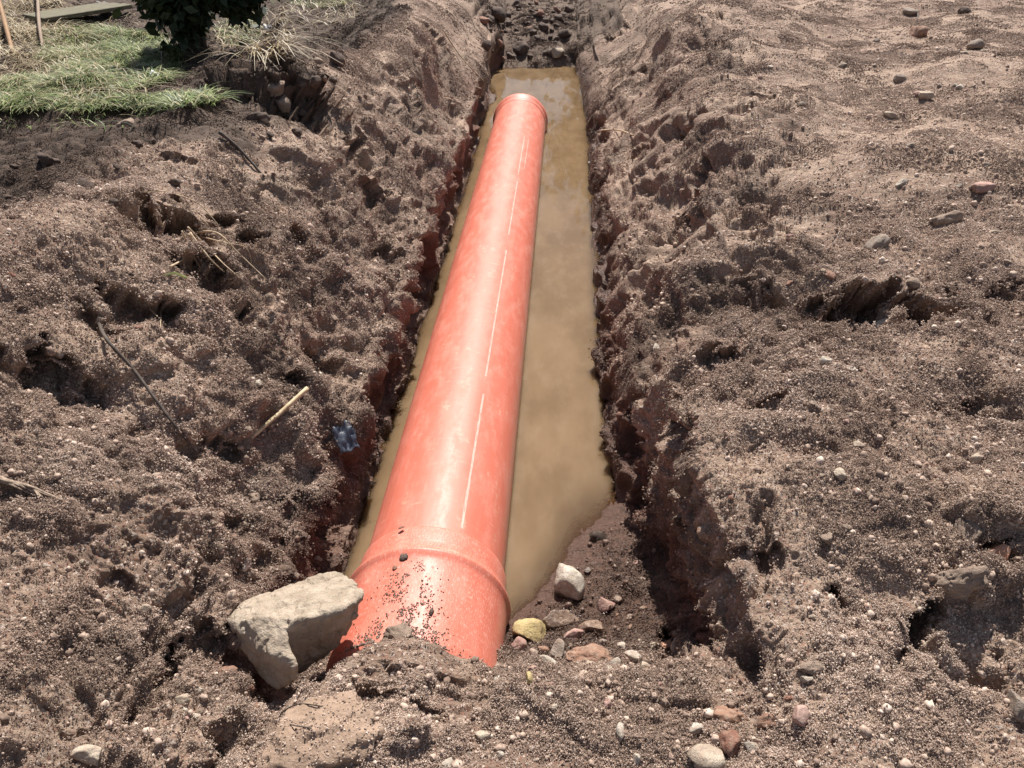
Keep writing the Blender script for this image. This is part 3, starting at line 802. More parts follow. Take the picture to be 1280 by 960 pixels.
def patch_object(name, pts, nrm, size, attrs, mat, label, cat, seed, variants=8, grains_n=40, rel=.064, k0=.3, k1=2.2):
    """each point carries a patch: a disc of unit radius strewn with separate irregular grains"""
    me = bpy.data.meshes.new(name)
    me.vertices.add(len(pts)); me.vertices.foreach_set('co', np.asarray(pts, np.float32).ravel())
    fattr(me, 'size', size)
    for kx, v in attrs.items(): fattr(me, kx, v)
    va = me.attributes.new('nrm', 'FLOAT_VECTOR', 'POINT'); va.data.foreach_set('vector', np.asarray(nrm, np.float32).ravel())
    o = link(name, me, None, label, cat, None, 'stuff')
    ng = bpy.data.node_groups.new(name + '_nodes', 'GeometryNodeTree')
    ng.interface.new_socket('Geometry', in_out='INPUT', socket_type='NodeSocketGeometry')
    ng.interface.new_socket('Geometry', in_out='OUTPUT', socket_type='NodeSocketGeometry')
    nn, L = ng.nodes, ng.links
    gi, go = nn.new('NodeGroupInput'), nn.new('NodeGroupOutput')
    join = nn.new('GeometryNodeJoinGeometry')
    gjoin = nn.new('GeometryNodeJoinGeometry')
    for v in range(5):
        ico = nn.new('GeometryNodeMeshIcoSphere'); ico.inputs['Radius'].default_value = 1; ico.inputs['Subdivisions'].default_value = 2 if v < 2 else 1
        pos = nn.new('GeometryNodeInputPosition')
        add = nn.new('ShaderNodeVectorMath'); add.operation = 'ADD'; add.inputs[1].default_value = (v * 7.3 + seed, v * 3.1, seed * 1.7)
        nz = nn.new('ShaderNodeTexNoise'); nz.inputs['Scale'].default_value = 1.6; nz.inputs['Detail'].default_value = 3
        sub = nn.new('ShaderNodeVectorMath'); sub.operation = 'SUBTRACT'; sub.inputs[1].default_value = (.5, .5, .5)
        sc = nn.new('ShaderNodeVectorMath'); sc.operation = 'SCALE'; sc.inputs[3].default_value = 2.2
        sp = nn.new('GeometryNodeSetPosition')
        L.new(pos.outputs[0], add.inputs[0]); L.new(add.outputs[0], nz.inputs['Vector']); L.new(nz.outputs['Color'], sub.inputs[0])
        L.new(sub.outputs[0], sc.inputs[0]); L.new(ico.outputs[0], sp.inputs['Geometry']); L.new(sc.outputs[0], sp.inputs['Offset'])
        tf = nn.new('GeometryNodeTransform'); tf.inputs['Scale'].default_value = (1, .85, .7)
        ss = nn.new('GeometryNodeSetShadeSmooth'); ss.inputs['Shade Smooth'].default_value = False
        sm = nn.new('GeometryNodeSetMaterial'); sm.inputs['Material'].default_value = mat
        g2i = nn.new('GeometryNodeGeometryToInstance')
        L.new(sp.outputs[0], tf.inputs['Geometry']); L.new(tf.outputs[0], ss.inputs[0]); L.new(ss.outputs[0], sm.inputs['Geometry']); L.new(sm.outputs[0], g2i.inputs[0])
        L.new(g2i.outputs[0], gjoin.inputs[0])
    for v in range(variants):
        circ = nn.new('GeometryNodeMeshCircle'); circ.fill_type = 'NGON'; circ.inputs['Radius'].default_value = 1.0; circ.inputs['Vertices'].default_value = 24
        dp_ = nn.new('GeometryNodeDistributePointsOnFaces'); dp_.inputs['Density'].default_value = grains_n / math.pi; dp_.inputs['Seed'].default_value = seed * 31 + v
        jz = nn.new('FunctionNodeRandomValue'); jz.data_type = 'FLOAT_VECTOR'; jz.inputs[0].default_value = (-.05, -.05, -.08); jz.inputs[1].default_value = (.05, .05, .045); jz.inputs['Seed'].default_value = v + 90
        sp = nn.new('GeometryNodeSetPosition')
        L.new(circ.outputs[0], dp_.inputs[0]); L.new(dp_.outputs[0], sp.inputs[0]); L.new(jz.outputs[0], sp.inputs['Offset'])
        iop = nn.new('GeometryNodeInstanceOnPoints'); iop.inputs['Pick Instance'].default_value = True
        rv = nn.new('FunctionNodeRandomValue'); rv.data_type = 'FLOAT_VECTOR'; rv.inputs[0].default_value = (0, 0, 0); rv.inputs[1].default_value = (6.28, 6.28, 6.28); rv.inputs['Seed'].default_value = v
        rs_ = nn.new('FunctionNodeRandomValue'); rs_.data_type = 'FLOAT'; rs_.inputs[2].default_value = 0; rs_.inputs[3].default_value = 1; rs_.inputs['Seed'].default_value = v + 50
        pw_ = nn.new('ShaderNodeMath'); pw_.operation = 'POWER'; pw_.inputs[1].default_value = 3.2
        mr = nn.new('ShaderNodeMath'); mr.operation = 'MULTIPLY_ADD'; mr.inputs[1].default_value = rel * (k1 - k0); mr.inputs[2].default_value = rel * k0
        e2 = nn.new('FunctionNodeEulerToRotation')
        L.new(rs_.outputs[1], pw_.inputs[0]); L.new(pw_.outputs[0], mr.inputs[0]); L.new(mr.outputs[0], iop.inputs['Scale'])
        L.new(rv.outputs[0], e2.inputs[0]); L.new(e2.outputs[0], iop.inputs['Rotation'])
        L.new(sp.outputs[0], iop.inputs['Points']); L.new(gjoin.outputs[0], iop.inputs['Instance'])
        rl = nn.new('GeometryNodeRealizeInstances'); L.new(iop.outputs[0], rl.inputs[0])
        g2 = nn.new('GeometryNodeGeometryToInstance'); L.new(rl.outputs[0], g2.inputs[0]); L.new(g2.outputs[0], join.inputs[0])
    iop = nn.new('GeometryNodeInstanceOnPoints'); iop.inputs['Pick Instance'].default_value = True
    nat = nn.new('GeometryNodeInputNamedAttribute'); nat.data_type = 'FLOAT_VECTOR'; nat.inputs[0].default_value = 'nrm'
    al = nn.new('FunctionNodeAlignRotationToVector'); al.axis = 'Z'
    na = nn.new('GeometryNodeInputNamedAttribute'); na.data_type = 'FLOAT'; na.inputs[0].default_value = 'size'
    L.new(nat.outputs[0], al.inputs['Vector']); L.new(al.outputs[0], iop.inputs['Rotation']); L.new(na.outputs[0], iop.inputs['Scale'])
    L.new(gi.outputs[0], iop.inputs['Points']); L.new(join.outputs[0], iop.inputs['Instance']); L.new(iop.outputs[0], go.inputs[0])
    md = o.modifiers.new('scatter', 'NODES'); md.node_group = ng
    return o
def patches(n, dmin, dmax, r0, seed, wexp):
    w = area * inview * (vdep < dmax) * (vdep > dmin) * (.08 + .92 * np.clip(clump, 0, 1.2) ** 1.5) * sstep(.03, .09, PDn[:, 2] + np.where(inch, .02, 0)) * (1 - .5 * np.clip(stm, 0, 1)) * sstep(-.05, .35, NG[:, 2]) / np.maximum(vdep, .8) ** wexp
    w = w * np.where(humus > .7, np.where((Y > 7.8) & inch, 3, .5), 1)
    i = RNG.choice(len(w), n, p=w / w.sum())
    nr = NG[i]
    tone = np.clip(.44 + .30 * RNG.normal(size=n) * .6 + .30 * fbm(PDn[i].astype(np.float32), 4, 2, 87), 0, .93)
    hi = RNG.random(n)
    tone = np.where(hi < .012, .99, tone)
    sz = r0 * RNG.uniform(.7, 1.35, n)
    return PDn[i] + nr * (sz * .03)[:, None], nr, sz, dict(tone=tone, humus=humus[i], red=red[i] * .8, wet=wet[i])
a, nr, sz, at = patches(100000, 0, 2.7, .014, 1, 1.5)
patch_object('grit', a, nr, sz, at, M['grain'], 'fine crumbly grit covering the near banks of the trench', 'grit', 1)
a, nr, sz, at = patches(75000, 1.8, 6.5, .022, 2, .9)
patch_object('sandy_grit', a, nr, sz, at, M['grain'], 'sandy grit covering the middle of both banks', 'grit', 2)
a, nr, sz, at = patches(22000, 4.5, 13, .040, 3, .3)
patch_object('far_grit', a, nr, sz, at, M['grain'], 'coarse grit over the far parts of the banks', 'grit', 3)
a, r, at = grains(9000, 4, .003, .0085, 2, 1.5)
scatter_object('gravel', a, r, at, M['grain'], 'loose gravel and crumbs of soil strewn over the banks', 'gravel', subdiv=2, seed=2)
a, r, at = grains(1300, 6, .007, .013, 3, .8)
scatter_object('crumbs', a, r, at, M['grain'], 'larger crumbs of soil lying loose on the banks', 'soil crumbs', subdiv=2, seed=3)
print('grains', round(time.time() - T0, 1))

# ------------------------------------------------------------------ stones, clods and rocks
XR, ZV = RW @ Vector((1, 0, 0)), Vector((0, 0, 1))
def stone_mesh(name, mat, seed, sub=3, cuts=7, rough=.10, fine_=.03, cutd=(.42, .74)):
    rg = random.Random(seed)
    bm = bmesh.new(); bmesh.ops.create_icosphere(bm, subdivisions=sub, radius=1)
    V = np.array([v.co[:] for v in bm.verts], np.float32)
    for _ in range(cuts):
        n = np.array([rg.gauss(0, 1), rg.gauss(0, 1), rg.gauss(0, .9)]); n /= np.linalg.norm(n)
        d = rg.uniform(*cutd)
        t = V @ n
        V = np.where((t > d)[:, None], V - np.outer(t - d, n) * .97, V)
    off = np.float32(seed * 3.17 % 97)
    nd = V / (np.linalg.norm(V, axis=1, keepdims=True) + 1e-6)
    V = V + nd * (rough * fbm(V + off, 1.6, 3, seed)[:, None] + fine_ * fbm(V + off, 7, 3, seed + 5)[:, None])
    if rough > .2: V = V + nd * (.20 * (lumps(V + off, 1.7, seed) - .5) + .12 * (lumps(V + off, 3.9, seed + 1) - .5))[:, None]
    V = V / np.abs(V).max(0)
    V = V.astype(np.float32)
    me = bpy.data.meshes.new(name); bm.to_mesh(me); bm.free()
    me.vertices.foreach_set('co', V.ravel()); me.materials.append(mat)
    me.polygons.foreach_set('use_smooth', np.full(len(me.polygons), sub >= 3))
    me.update()
    return me
_cache = {}
def stone(name, mat, px, py, w, h, label, cat='stone', group=None, turn=0, sink=.25, seed=None, sub=None, flat=1.0, cuts=7, rough=.12, fine_=.03):
    seed = seed if seed is not None else int(px * 7 + py * 13)
    sub = sub or (2 if max(w, h) < 11 else 3 if max(w, h) < 30 else 4 if max(w, h) < 60 else 5)
    p, n = hit(px, py + h * .22)
    d = dep(p)
    sx, s = w * d / FPX / 2, h * d / FPX / 2
    lz, ly = s * .95 * flat, s * 1.12
    key = (name, mat.name, seed % 9, sub) if group else (name, mat.name, seed, sub)
    if key not in _cache: _cache[key] = stone_mesh(name, mat, key[2] + (hash_name(name) if group else 0), sub, cuts, rough, fine_)
    me = _cache[key]
    if group is None or True:
        o = link(name, me, None, label, cat, group)
    up = (n * .5 + ZV * .6).normalized()
    xr = (XR - up * XR.dot(up)).normalized()
    yr = up.cross(xr)
    Mx = Matrix((xr, yr, up)).transposed() @ Matrix.Rotation(math.radians(turn), 3, 'Z')
    c = p + up * lz * (1 - 2 * min(.6, sink + .10))
    o.matrix_world = Matrix.Translation(c) @ Mx.to_4x4() @ Matrix.Diagonal((sx, ly, lz, 1))
    return o
def hash_name(n): return sum(ord(c) * (i + 3) for i, c in enumerate(n)) % 500

K = dict(s='sandy', p='pale', w='white', y='yellow', k='pink', o='orange', b='brown', g='greyst', t='wetst', c='clod', d='darkclod', r='redclod')
SPECIAL = [
    ('stone', 'w', 710, 722, 38, 48, 'white capped stone standing in the shallow edge of the brown water', 0, .22),
    ('stone', 'y', 662, 789, 50, 38, 'rough yellow stone lying against the right side of the pipe socket', 20, .2),
    ('stone', 'w', 679, 826, 42, 17, 'flat white stone just below the rough yellow stone', -8, .2),
    ('stone', 'g', 699, 812, 22, 26, 'small grey angular stone beside the flat white stone', 0, .2),
    ('stone', 'k', 646, 805, 26, 18, 'pinkish stone squeezed between the yellow stone and the pipe socket', -20, .2),
    ('stone', 'b', 677, 810, 17, 12, 'small dark reddish stone tucked under the yellow stone', 0, .2),
    ('stone', 'k', 715, 793, 34, 20, 'rounded pink stone right of the rough yellow stone', 0, .25),
    ('clod', 'b', 738, 815, 62, 36, 'broad brown lump of soil behind the pebbles at the pool edge', -5, .35),
    ('stone', 't', 699, 768, 50, 30, 'half sunken wet brown stone in front of the white capped stone', -10, .45),
    ('stone', 't', 742, 782, 40, 24, 'wet brown stone at the pool edge above the brown lump of soil', 0, .4),
    ('stone', 'k', 755, 753, 26, 19, 'flat pinkish stone chip lying on the wet mud beach', -25, .3),
    ('stone', 't', 771, 748, 14, 11, 'tiny brown chip touching the flat pinkish stone chip on the mud', 0, .3),
    ('clod', 'd', 748, 667, 24, 20, 'dark wet clod sticking out of the water by the mud beach', 0, .3),
    ('stone', 'o', 826, 810, 40, 16, 'flat orange stone lying tilted at the foot of the right wall', 24, .15),
    ('stone', 'w', 793, 819, 26, 15, 'pale oval stone left of the flat orange stone', -14, .2),
    ('stone', 'w', 769, 827, 15, 13, 'small white stone between the brown soil lump and the pale oval stone', 0, .2),
    ('stone', 'w', 778, 806, 16, 13, 'white stone above the pale oval stone at the foot of the right wall', 0, .2),
    ('stone', 'p', 805, 832, 17, 13, 'pale stone under the left end of the flat orange stone', 0, .2),
    ('stone', 'w', 760, 836, 13, 11, 'little white stone below the brown lump of soil', 0, .2),
    ('stone', 'g', 846, 806, 18, 18, 'grey crumbly stone touching the right end of the flat orange stone', 0, .2),
    ('pebble', 'y', 662, 846, 10, 15, 'small amber yellow pebble in the soil below the flat white stone', 0, .2),
    ('stone', 'k', 668, 836, 16, 9, 'small pink stone in the soil between the amber pebble and the white flat stone', 0, .2),
    ('slab', 's', 408, 908, 166, 112, 'large flat sandy slab half buried at the bottom of the trench fill', 0, .10),
    ('stone', 'p', 110, 942, 40, 26, 'pale rounded stone half buried at the lower left', 0, .3),
    ('stone', 'p', 229, 871, 19, 16, 'pale stone beside the dark gully left of the boulder', 0, .25),
    ('stone', 'p', 884, 944, 50, 38, 'big yellowish angular stone at the bottom of the trench fill', 10, .25),
    ('stone', 'w', 938, 933, 26, 14, 'thin white stone flake right of the big yellowish stone', -20, .2),
    ('clod', 'r', 914, 927, 32, 38, 'reddish brown clod between the yellowish stone and the white flake', 0, .3),
    ('stone', 'w', 777, 912, 14, 22, 'upright white pebble standing in the fill below the orange stone', 0, .2),
    ('stone', 'w', 797, 947, 15, 17, 'round white pebble at the very bottom of the trench fill', 0, .2),
    ('stone', 'p', 603, 918, 27, 20, 'tan stone in the middle of the fill in front of the pipe', 20, .25),
    ('stone', 'w', 557, 953, 26, 15, 'pale flat stone at the very bottom below the tan stone', 25, .25),
    ('stone', 'k', 1000, 893, 22, 24, 'pinkish angular stone casting a shadow on the lower right bank', 0, .15),
    ('clod', 'b', 911, 889, 42, 26, 'smooth brown clod above the yellowish stone', 0, .35),
    ('clod', 'b', 965, 898, 40, 20, 'low brown clod left of the pinkish angular stone', 0, .4),
    ('stone', 'w', 871, 909, 24, 17, 'chalky white stone left of the smooth brown clod', 10, .2),
    ('stone', 'g', 1270, 880, 24, 38, 'dark grey stone cut by the right edge of the picture', 0, .15),
    ('stone', 'o', 1250, 688, 34, 34, 'reddish block of stone wedged among clods on the right bank', 0, .2),
    ('clod', 'c', 1204, 714, 66, 42, 'big pale crumbly clod above the dark pit on the right bank', 0, .35),
    ('clod', 'c', 1209, 658, 32, 34, 'crumbly clod leaning beside the reddish block of stone', 0, .25),
    ('stone', 'w', 1141, 809, 24, 10, 'white flat stone at the lip below the dark pit on the right bank', -10, .2),
    ('clod', 'c', 1013, 833, 36, 18, 'elongated dusty clod lying alone on the lower right bank', 12, .25),
    ('stone', 'w', 1009, 847, 17, 8, 'small white stone just under the elongated dusty clod', 0, .2),
    ('stone', 'w', 1103, 405, 30, 14, 'pale flat stone just below the long dark ledge on the right bank', 14, .2),
    ('stone', 'w', 1032, 450, 17, 15, 'white pebble at the middle of the right bank with crumbs around it', 0, .2),
    ('stone', 'w', 1064, 462, 13, 10, 'smaller white pebble right of the white pebble with crumbs around it', 0, .2),
    ('stone', 'p', 1073, 556, 18, 10, 'pale flake casting a thin shadow in the middle of the right bank', -5, .1),
    ('stone', 'p', 1221, 571, 18, 12, 'pale angular pebble below the hollow on the right bank', 15, .15),
    ('stone', 'p', 1048, 588, 15, 20, 'upright tan pebble below the pale flake on the right bank', 0, .2),
    ('stone', 'k', 1225, 232, 30, 17, 'pinkish flat stone on the upper right bank', 10, .2),
    ('clod', 'g', 1096, 304, 40, 24, 'long grey clod resting above the dark ledge on the right bank', 22, .2),
    ('clod', 'c', 1184, 270, 42, 20, 'shallow dusty clod between the grey clod and the pinkish flat stone', 15, .3),
    ('stone', 'p', 1156, 120, 22, 12, 'pale rounded stone near the middle of the upper right bank', 0, .2),
    ('stone', 'p', 1110, 143, 22, 9, 'thin pale stone left of the pale rounded stone on the upper right bank', -10, .2),
    ('clod', 'b', 1146, 40, 24, 22, 'brown clod at the foot of the upright twig', 0, .2),
    ('clod', 'g', 1220, 57, 24, 17, 'grey brown clod in the upper right corner', 0, .2),
    ('clod', 'd', 1204, 14, 18, 12, 'dark clod near the top edge above the grey brown clod', 0, .2),
    ('stone', 'g', 1138, 14, 20, 14, 'grey stone just left of the upright twig', 0, .2),
    ('stone', 'g', 1125, 98, 18, 12, 'grey stone half way between the twig clod and the thin pale stone', 0, .2),
    ('stone', 'w', 820, 434, 12, 17, 'white stone embedded in the right trench wall', 0, .35),
    ('stone', 'w', 1127, 228, 17, 10, 'whitish flat pebble left of the pinkish flat stone on the upper right bank', 0, .2),
    ('clod', 'r', 14, 345, 14, 11, 'dark red clod near the left edge of the picture', 0, .2),
    ('stone', 'w', 205, 815, 16, 9, 'bright white chip on the rim of the dark gully', 0, .2),
    ('stone', 'p', 182, 758, 24, 15, 'pale stone left of the upper end of the dark gully', 15, .3),
    ('stone', 'w', 308, 703, 10, 20, 'curved white chip on the left bank above the boulder', -20, .2),
    ('stone', 'w', 322, 478, 10, 12, 'small white pebble left of the pale stick', 0, .2),
    ('stone', 'k', 425, 822, 20, 14, 'small pinkish stone in the shade under the right end of the boulder', 0, .2),
    ('stone', 'c', 440, 832, 26, 14, 'dusty tan stone between the boulder and the pipe socket', 30, .3),
    ('clod', 'b', 285, 838, 26, 16, 'brown clod at the lower left corner of the boulder', 0, .3),
    ('stone', 'p', 695, 65, 22, 15, 'pale topped stone at the far waterline', 0, .15),
    ('clod', 'd', 652, 60, 20, 18, 'big dark clod at the middle of the far waterline', 0, .2),
    ('clod', 'd', 621, 18, 22, 20, 'big dark clod high on the far rubble', 0, .2),
    ('clod', 'd', 607, 56, 14, 14, 'dark clod at the left corner of the far waterline', 0, .2),
    ('clod', 'd', 706, 42, 20, 12, 'dark clod on the far rubble above the pale topped stone', 0, .2),
    ('clod', 'r', 605, 25, 16, 12, 'reddish clod at the left side of the far rubble', 0, .2),
]
for nm, kk, px, py, w, h, lab, tn, sk in SPECIAL:
    cl = nm == 'clod' or nm == 'slab'
    stone(nm, M[K[kk]], px, py, w, h, lab, {'clod': 'clod', 'slab': 'slab', 'pebble': 'pebble'}.get(nm, 'stone'), None, tn, sk,
          cuts=3 if cl or kk == 'y' else 9, rough=.22 if cl else .10, fine_=.07 if cl else .03, flat=.58 if nm == 'slab' else 1.0)

LAND = [('the boulder', 370, 785), ('the yellow stone', 661, 790), ('the flat sandy slab', 401, 905), ('the pale straight stick', 345, 530), ('the dark twig', 185, 495),
        ('the torn hollow with roots', 250, 310), ('the dark gully', 212, 820), ('the flat orange stone', 826, 811), ('the pale crumbly clod', 1204, 714), ('the dark ledge', 1090, 350),
        ('the reddish block of stone', 1250, 688), ('the upright twig', 1147, 20), ('the pinkish flat stone', 1225, 232), ('the weathered wood', 40, 615), ('the pale topped waterline stone', 695, 65),
        ('the white capped stone', 710, 722), ('the yellowish angular stone', 884, 944), ('the tan stone', 603, 918), ('the pinkish angular stone', 1000, 893), ('the pale flake', 1073, 556),
        ('the white right bank pebble', 1032, 450), ('the pale rounded stone', 1156, 120), ('the edge of the grass', 180, 150), ('the plastic scrap', 431, 548), ('the dusty elongated clod', 1013, 833),
        ('the high dark rubble clod', 621, 18), ('the mud beach chip', 755, 753), ('the blade over the hollow', 225, 355), ('the dark pit', 1155, 780)]
CW = dict(p='pale', w='white', y='yellow', k='pinkish', o='orange', b='brown', g='grey', t='wet brown', c='dusty tan', d='dark', r='reddish')
used_labels = set()
def where_label(px, py, w, smid, kk, noun):
    ds = sorted((math.hypot(px - x, py - y), t_, x, y) for t_, x, y in LAND)
    size = 'tiny' if w < smid * .85 else 'small' if w < smid * 1.25 else 'largish'
    for dd, t_, x, y in ds[:14]:
        a = math.degrees(math.atan2(y - py, px - x)) % 360
        dr = ['right of', 'up and right of', 'above', 'up and left of', 'left of', 'down and left of', 'below', 'down and right of'][int((a + 22.5) // 45) % 8]
        nr = 'close by' if dd < 45 else 'a little way' if dd < 95 else 'some way' if dd < 160 else 'far'
        lb = f"{size} {CW[kk]} {noun}, {nr}, {dr} {t_}"
        if lb not in used_labels: break
    used_labels.add(lb)
    return lb
def many(n, boxes, name, mats, smin, smax, label, cat, group, seed, cl=False, poly=None):
    rg = random.Random(seed)
    for i in range(n):
        x0, y0, x1, y1 = rg.choice(boxes)
        px, py = rg.uniform(x0, x1), rg.uniform(y0, y1)
        w = smin + (smax - smin) * rg.random() ** 2.5
        kk = rg.choice(mats)
        label = where_label(px, py, w, smin + (smax - smin) * .28, kk, name)
        stone(name, M[K[kk]], px, py, w, w * rg.uniform(.5, .85), label, cat, group, rg.uniform(-40, 40), rg.uniform(.2, .4),
              seed=rg.randrange(9), sub=3 if cl else 2, cuts=4 if cl else 8, rough=.25 if cl else .12, fine_=.08 if cl else .03)
many(80, [(596, 2, 716, 70), (600, 2, 712, 40), (604, 30, 712, 74)], 'clod', 'ddddddr', 6, 16, 'dark clod in the rubble at the far end of the trench', 'clod', 'clods in the rubble at the far end', 1, True)
many(55, [(980, 130, 1270, 340), (980, 400, 1180, 640), (950, 640, 1270, 900), (930, 20, 1270, 140)], 'pebble', 'ppwgk', 6, 13, 'small pale pebble strewn on the right bank', 'pebble', 'pebbles strewn on the right bank', 2)
many(28, [(60, 640, 240, 860), (20, 760, 200, 930), (260, 600, 420, 700)], 'pebble', 'ppwg', 6, 12, 'small pale pebble on the left bank', 'pebble', 'pebbles on the left bank', 3)
many(60, [(470, 840, 900, 955), (230, 860, 330, 950), (680, 800, 860, 860)], 'pebble', 'ppwkgc', 7, 17, 'small pebble in the loose fill in front of the pipe', 'pebble', 'pebbles in the loose fill', 4)
many(16, [(715, 690, 810, 790)], 'chip', 'tkbt', 6, 12, 'small wet chip of stone on the mud beach', 'stone chip', 'wet chips on the mud beach', 5)
many(34, [(0, 150, 230, 260), (250, 110, 380, 170), (330, 60, 440, 110)], 'clod', 'dddc', 12, 34, 'dark clod of topsoil along the crest of the left bank', 'clod', 'clods of topsoil along the left crest', 6, True)
many(36, [(960, 320, 1270, 400), (880, 470, 1100, 700), (1180, 640, 1275, 760), (860, 830, 1000, 950)], 'clod', 'ccr', 10, 22, 'crumbly clod of soil lying on the right bank', 'clod', 'clods of soil on the right bank', 7, True)
many(30, [(20, 380, 420, 640), (250, 640, 420, 720), (260, 850, 460, 950)], 'clod', 'ccr', 9, 20, 'crumbly clod of soil lying on the left bank', 'clod', 'clods of soil on the left bank', 8, True)

# the boulder: three hulls through points placed in space, fused and weathered
def boulder():
    base, n = hit(365, 800)
    def back(px, py):
        d = ray(px, py); g = dep(hit(px, py)[0])
        ox, oz = CAM.x - PIPE_X, CAM.z - PIPE_Z; rr_ = PIPE_R + .02
        A2, B2, C2 = d.x ** 2 + d.z ** 2, 2 * (ox * d.x + oz * d.z), ox * ox + oz * oz - rr_ * rr_
        q_ = B2 * B2 - 4 * A2 * C2
        return g if q_ < 0 else min(g, dep(CAM + d * ((-B2 - math.sqrt(q_)) / (2 * A2))))
    d0 = min(back(456, 745) - .015, back(448, 770) - .02, back(345, 855) + .085, back(300, 800) + .02)
    print('boulder depths', [round(back(*c), 3) for c in ((456, 745), (448, 770), (345, 855), (300, 800), (285, 775), (380, 840))], d0)
    fw = RW @ Vector((0, 0, -1))
    def pt(px, py, off):                   # off: metres toward the camera from the boulder's middle depth
        v = RW @ Vector(((px - CX) / FPX, (CY - py) / FPX, -1.0))
        return CAM + v * (d0 - off)
    T = lambda zx, zy: (270 + zx / 5.333, 690 + zy / 5.333)
    A = [(60, 460, .0), (130, 380, -.05), (280, 310, -.09), (450, 225, -.12), (700, 160, -.13), (800, 148, -.10), (870, 150, -.08), (930, 190, -.05), (992, 262, .0),
         (990, 300, .01), (940, 420, .0), (860, 540, -.01), (720, 690, -.03), (590, 780, -.02), (560, 800, -.02), (470, 520, .095), (560, 445, .10), (690, 425, .09), (850, 375, .06), (430, 560, .08), (300, 600, .04), (160, 540, .02), (450, 700, .05)]
    B = [(135, 500, .02), (200, 440, .05), (380, 420, .07), (460, 500, .095), (450, 620, .10), (445, 690, .115), (520, 760, .125), (535, 820, .11), (470, 885, .09), (400, 880, .07), (310, 800, .06), (230, 700, .04), (300, 660, .10), (380, 680, .12), (170, 600, .02), (300, 700, -.06), (480, 780, -.05), (200, 560, -.05)]
    bm = bmesh.new()
    for Lp in (A, B):
        vs = [bm.verts.new(pt(*T(x, y), o)) for x, y, o in Lp]
        r = bmesh.ops.convex_hull(bm, input=vs)
        bmesh.ops.delete(bm, geom=[g for g in r['geom_interior'] if isinstance(g, bmesh.types.BMVert)], context='VERTS')
    me = bpy.data.meshes.new('boulder'); bm.to_mesh(me); bm.free()
    o = bpy.data.objects.new('boulder', me); COL.objects.link(o)
    md = o.modifiers.new('r', 'REMESH'); md.mode = 'VOXEL'; md.voxel_size = .0032
    ev = o.evaluated_get(bpy.context.evaluated_depsgraph_get())
    me2 = bpy.data.meshes.new_from_object(ev)
    o.modifiers.clear(); o.data = me2
    bm = bmesh.new(); bm.from_mesh(me2)
    for _ in range(5): bmesh.ops.smooth_vert(bm, verts=bm.verts, factor=.5, use_axis_x=True, use_axis_y=True, use_axis_z=True)
    bm.normal_update()
    V = np.array([v.co[:] for v in bm.verts], np.float32); Nv = np.array([v.normal[:] for v in bm.verts], np.float32)
    chip = fbm(V, 26, 3, 3)
    V2 = V + Nv * (.010 * fbm(V, 9, 3, 2) + .004 * sstep(-.03, .04, chip) + .0022 * fbm(V, 90, 3, 4) - .006 * sstep(.03, .0, np.abs(fbm(V, 12, 2, 9))) * sstep(.1, .4, vnoise(V, 14, 6)))[:, None]
    for v, c in zip(bm.verts, V2): v.co = c.tolist()
    bm.to_mesh(me2); bm.free()
    me2.materials.clear(); me2.materials.append(M['boulder'])
    me2.polygons.foreach_set('use_smooth', np.ones(len(me2.polygons), bool))
    me2.name = 'boulder'
    # origin at its base
    z = V2[:, 2].min(); c = V2.mean(0)
    me2.transform(Matrix.Translation((-float(c[0]), -float(c[1]), -float(z)))); o.location = (float(c[0]), float(c[1]), float(z))
    tag(o, 'big pale angular boulder leaning against the left side of the pipe socket', 'boulder')
boulder()
print('stones', round(time.time() - T0, 1), len(bpy.data.objects))

# ------------------------------------------------------------------ sticks, roots and other bits
def tube(name, pts, r, mat, label, cat, group=None, seg=7, taper=(1, .6), wob=.15, seed=0, squash=1.0, parent=None):
    pts = [Vector(p) for p in pts]
    # resample with a smooth curve
    out = []
    for i in range(len(pts) - 1):
        a, b, c, d = pts[max(i - 1, 0)], pts[i], pts[i + 1], pts[min(i + 2, len(pts) - 1)]
        for j in range(6):
            t = j / 6
            out.append(.5 * ((2 * b) + (c - a) * t + (2 * a - 5 * b + 4 * c - d) * t * t + (-a + 3 * b - 3 * c + d) * t ** 3))
    out.append(pts[-1])
    rg = random.Random(seed)
    V, Fq = [], []
    org = out[0].copy()
    for i, p in enumerate(out):
        t = (out[min(i + 1, len(out) - 1)] - out[max(i - 1, 0)]).normalized()
        u = t.cross(Vector((0, 0, 1)) if abs(t.z) < .9 else Vector((1, 0, 0))).normalized(); w = u.cross(t)
        f = i / (len(out) - 1)
        rr = r * (taper[0] + (taper[1] - taper[0]) * f)
        for k in range(seg):
            an = 2 * math.pi * k / seg
            q = rr * (1 + rg.uniform(-wob, wob))
            V.append(p - org + u * math.cos(an) * q + w * math.sin(an) * q * squash)
    for i in range(len(out) - 1):
        for k in range(seg):
            Fq.append((i * seg + k, i * seg + (k + 1) % seg, (i + 1) * seg + (k + 1) % seg, (i + 1) * seg + k))
    Fq.append(tuple(range(seg))[::-1]); Fq.append(tuple((len(out) - 1) * seg + k for k in range(seg)))
    me = mesh_from(name, V, Fq, [mat])
    o = link(name, me, parent, label, cat, group)
    if parent is None: o.location = org
    return o
def onground(path, up=.004):
    r = []
    for q in path:
        p, n = hit(q[0], q[1])
        r.append(p + (n * .3 + ZV * .7) * (q[2] if len(q) > 2 else up))
    return r
M['palewood'] = simple('pale_wood', (.62, .50, .32), (.42, .32, .19), .8, 30, stretch=(1, 1, 1))
M['darkwood'] = simple('dark_wood', (.10, .075, .06), (.05, .038, .03), .8, 60)
M['rootm'] = simple('root_skin', (.50, .38, .25), (.33, .24, .16), .85, 60)
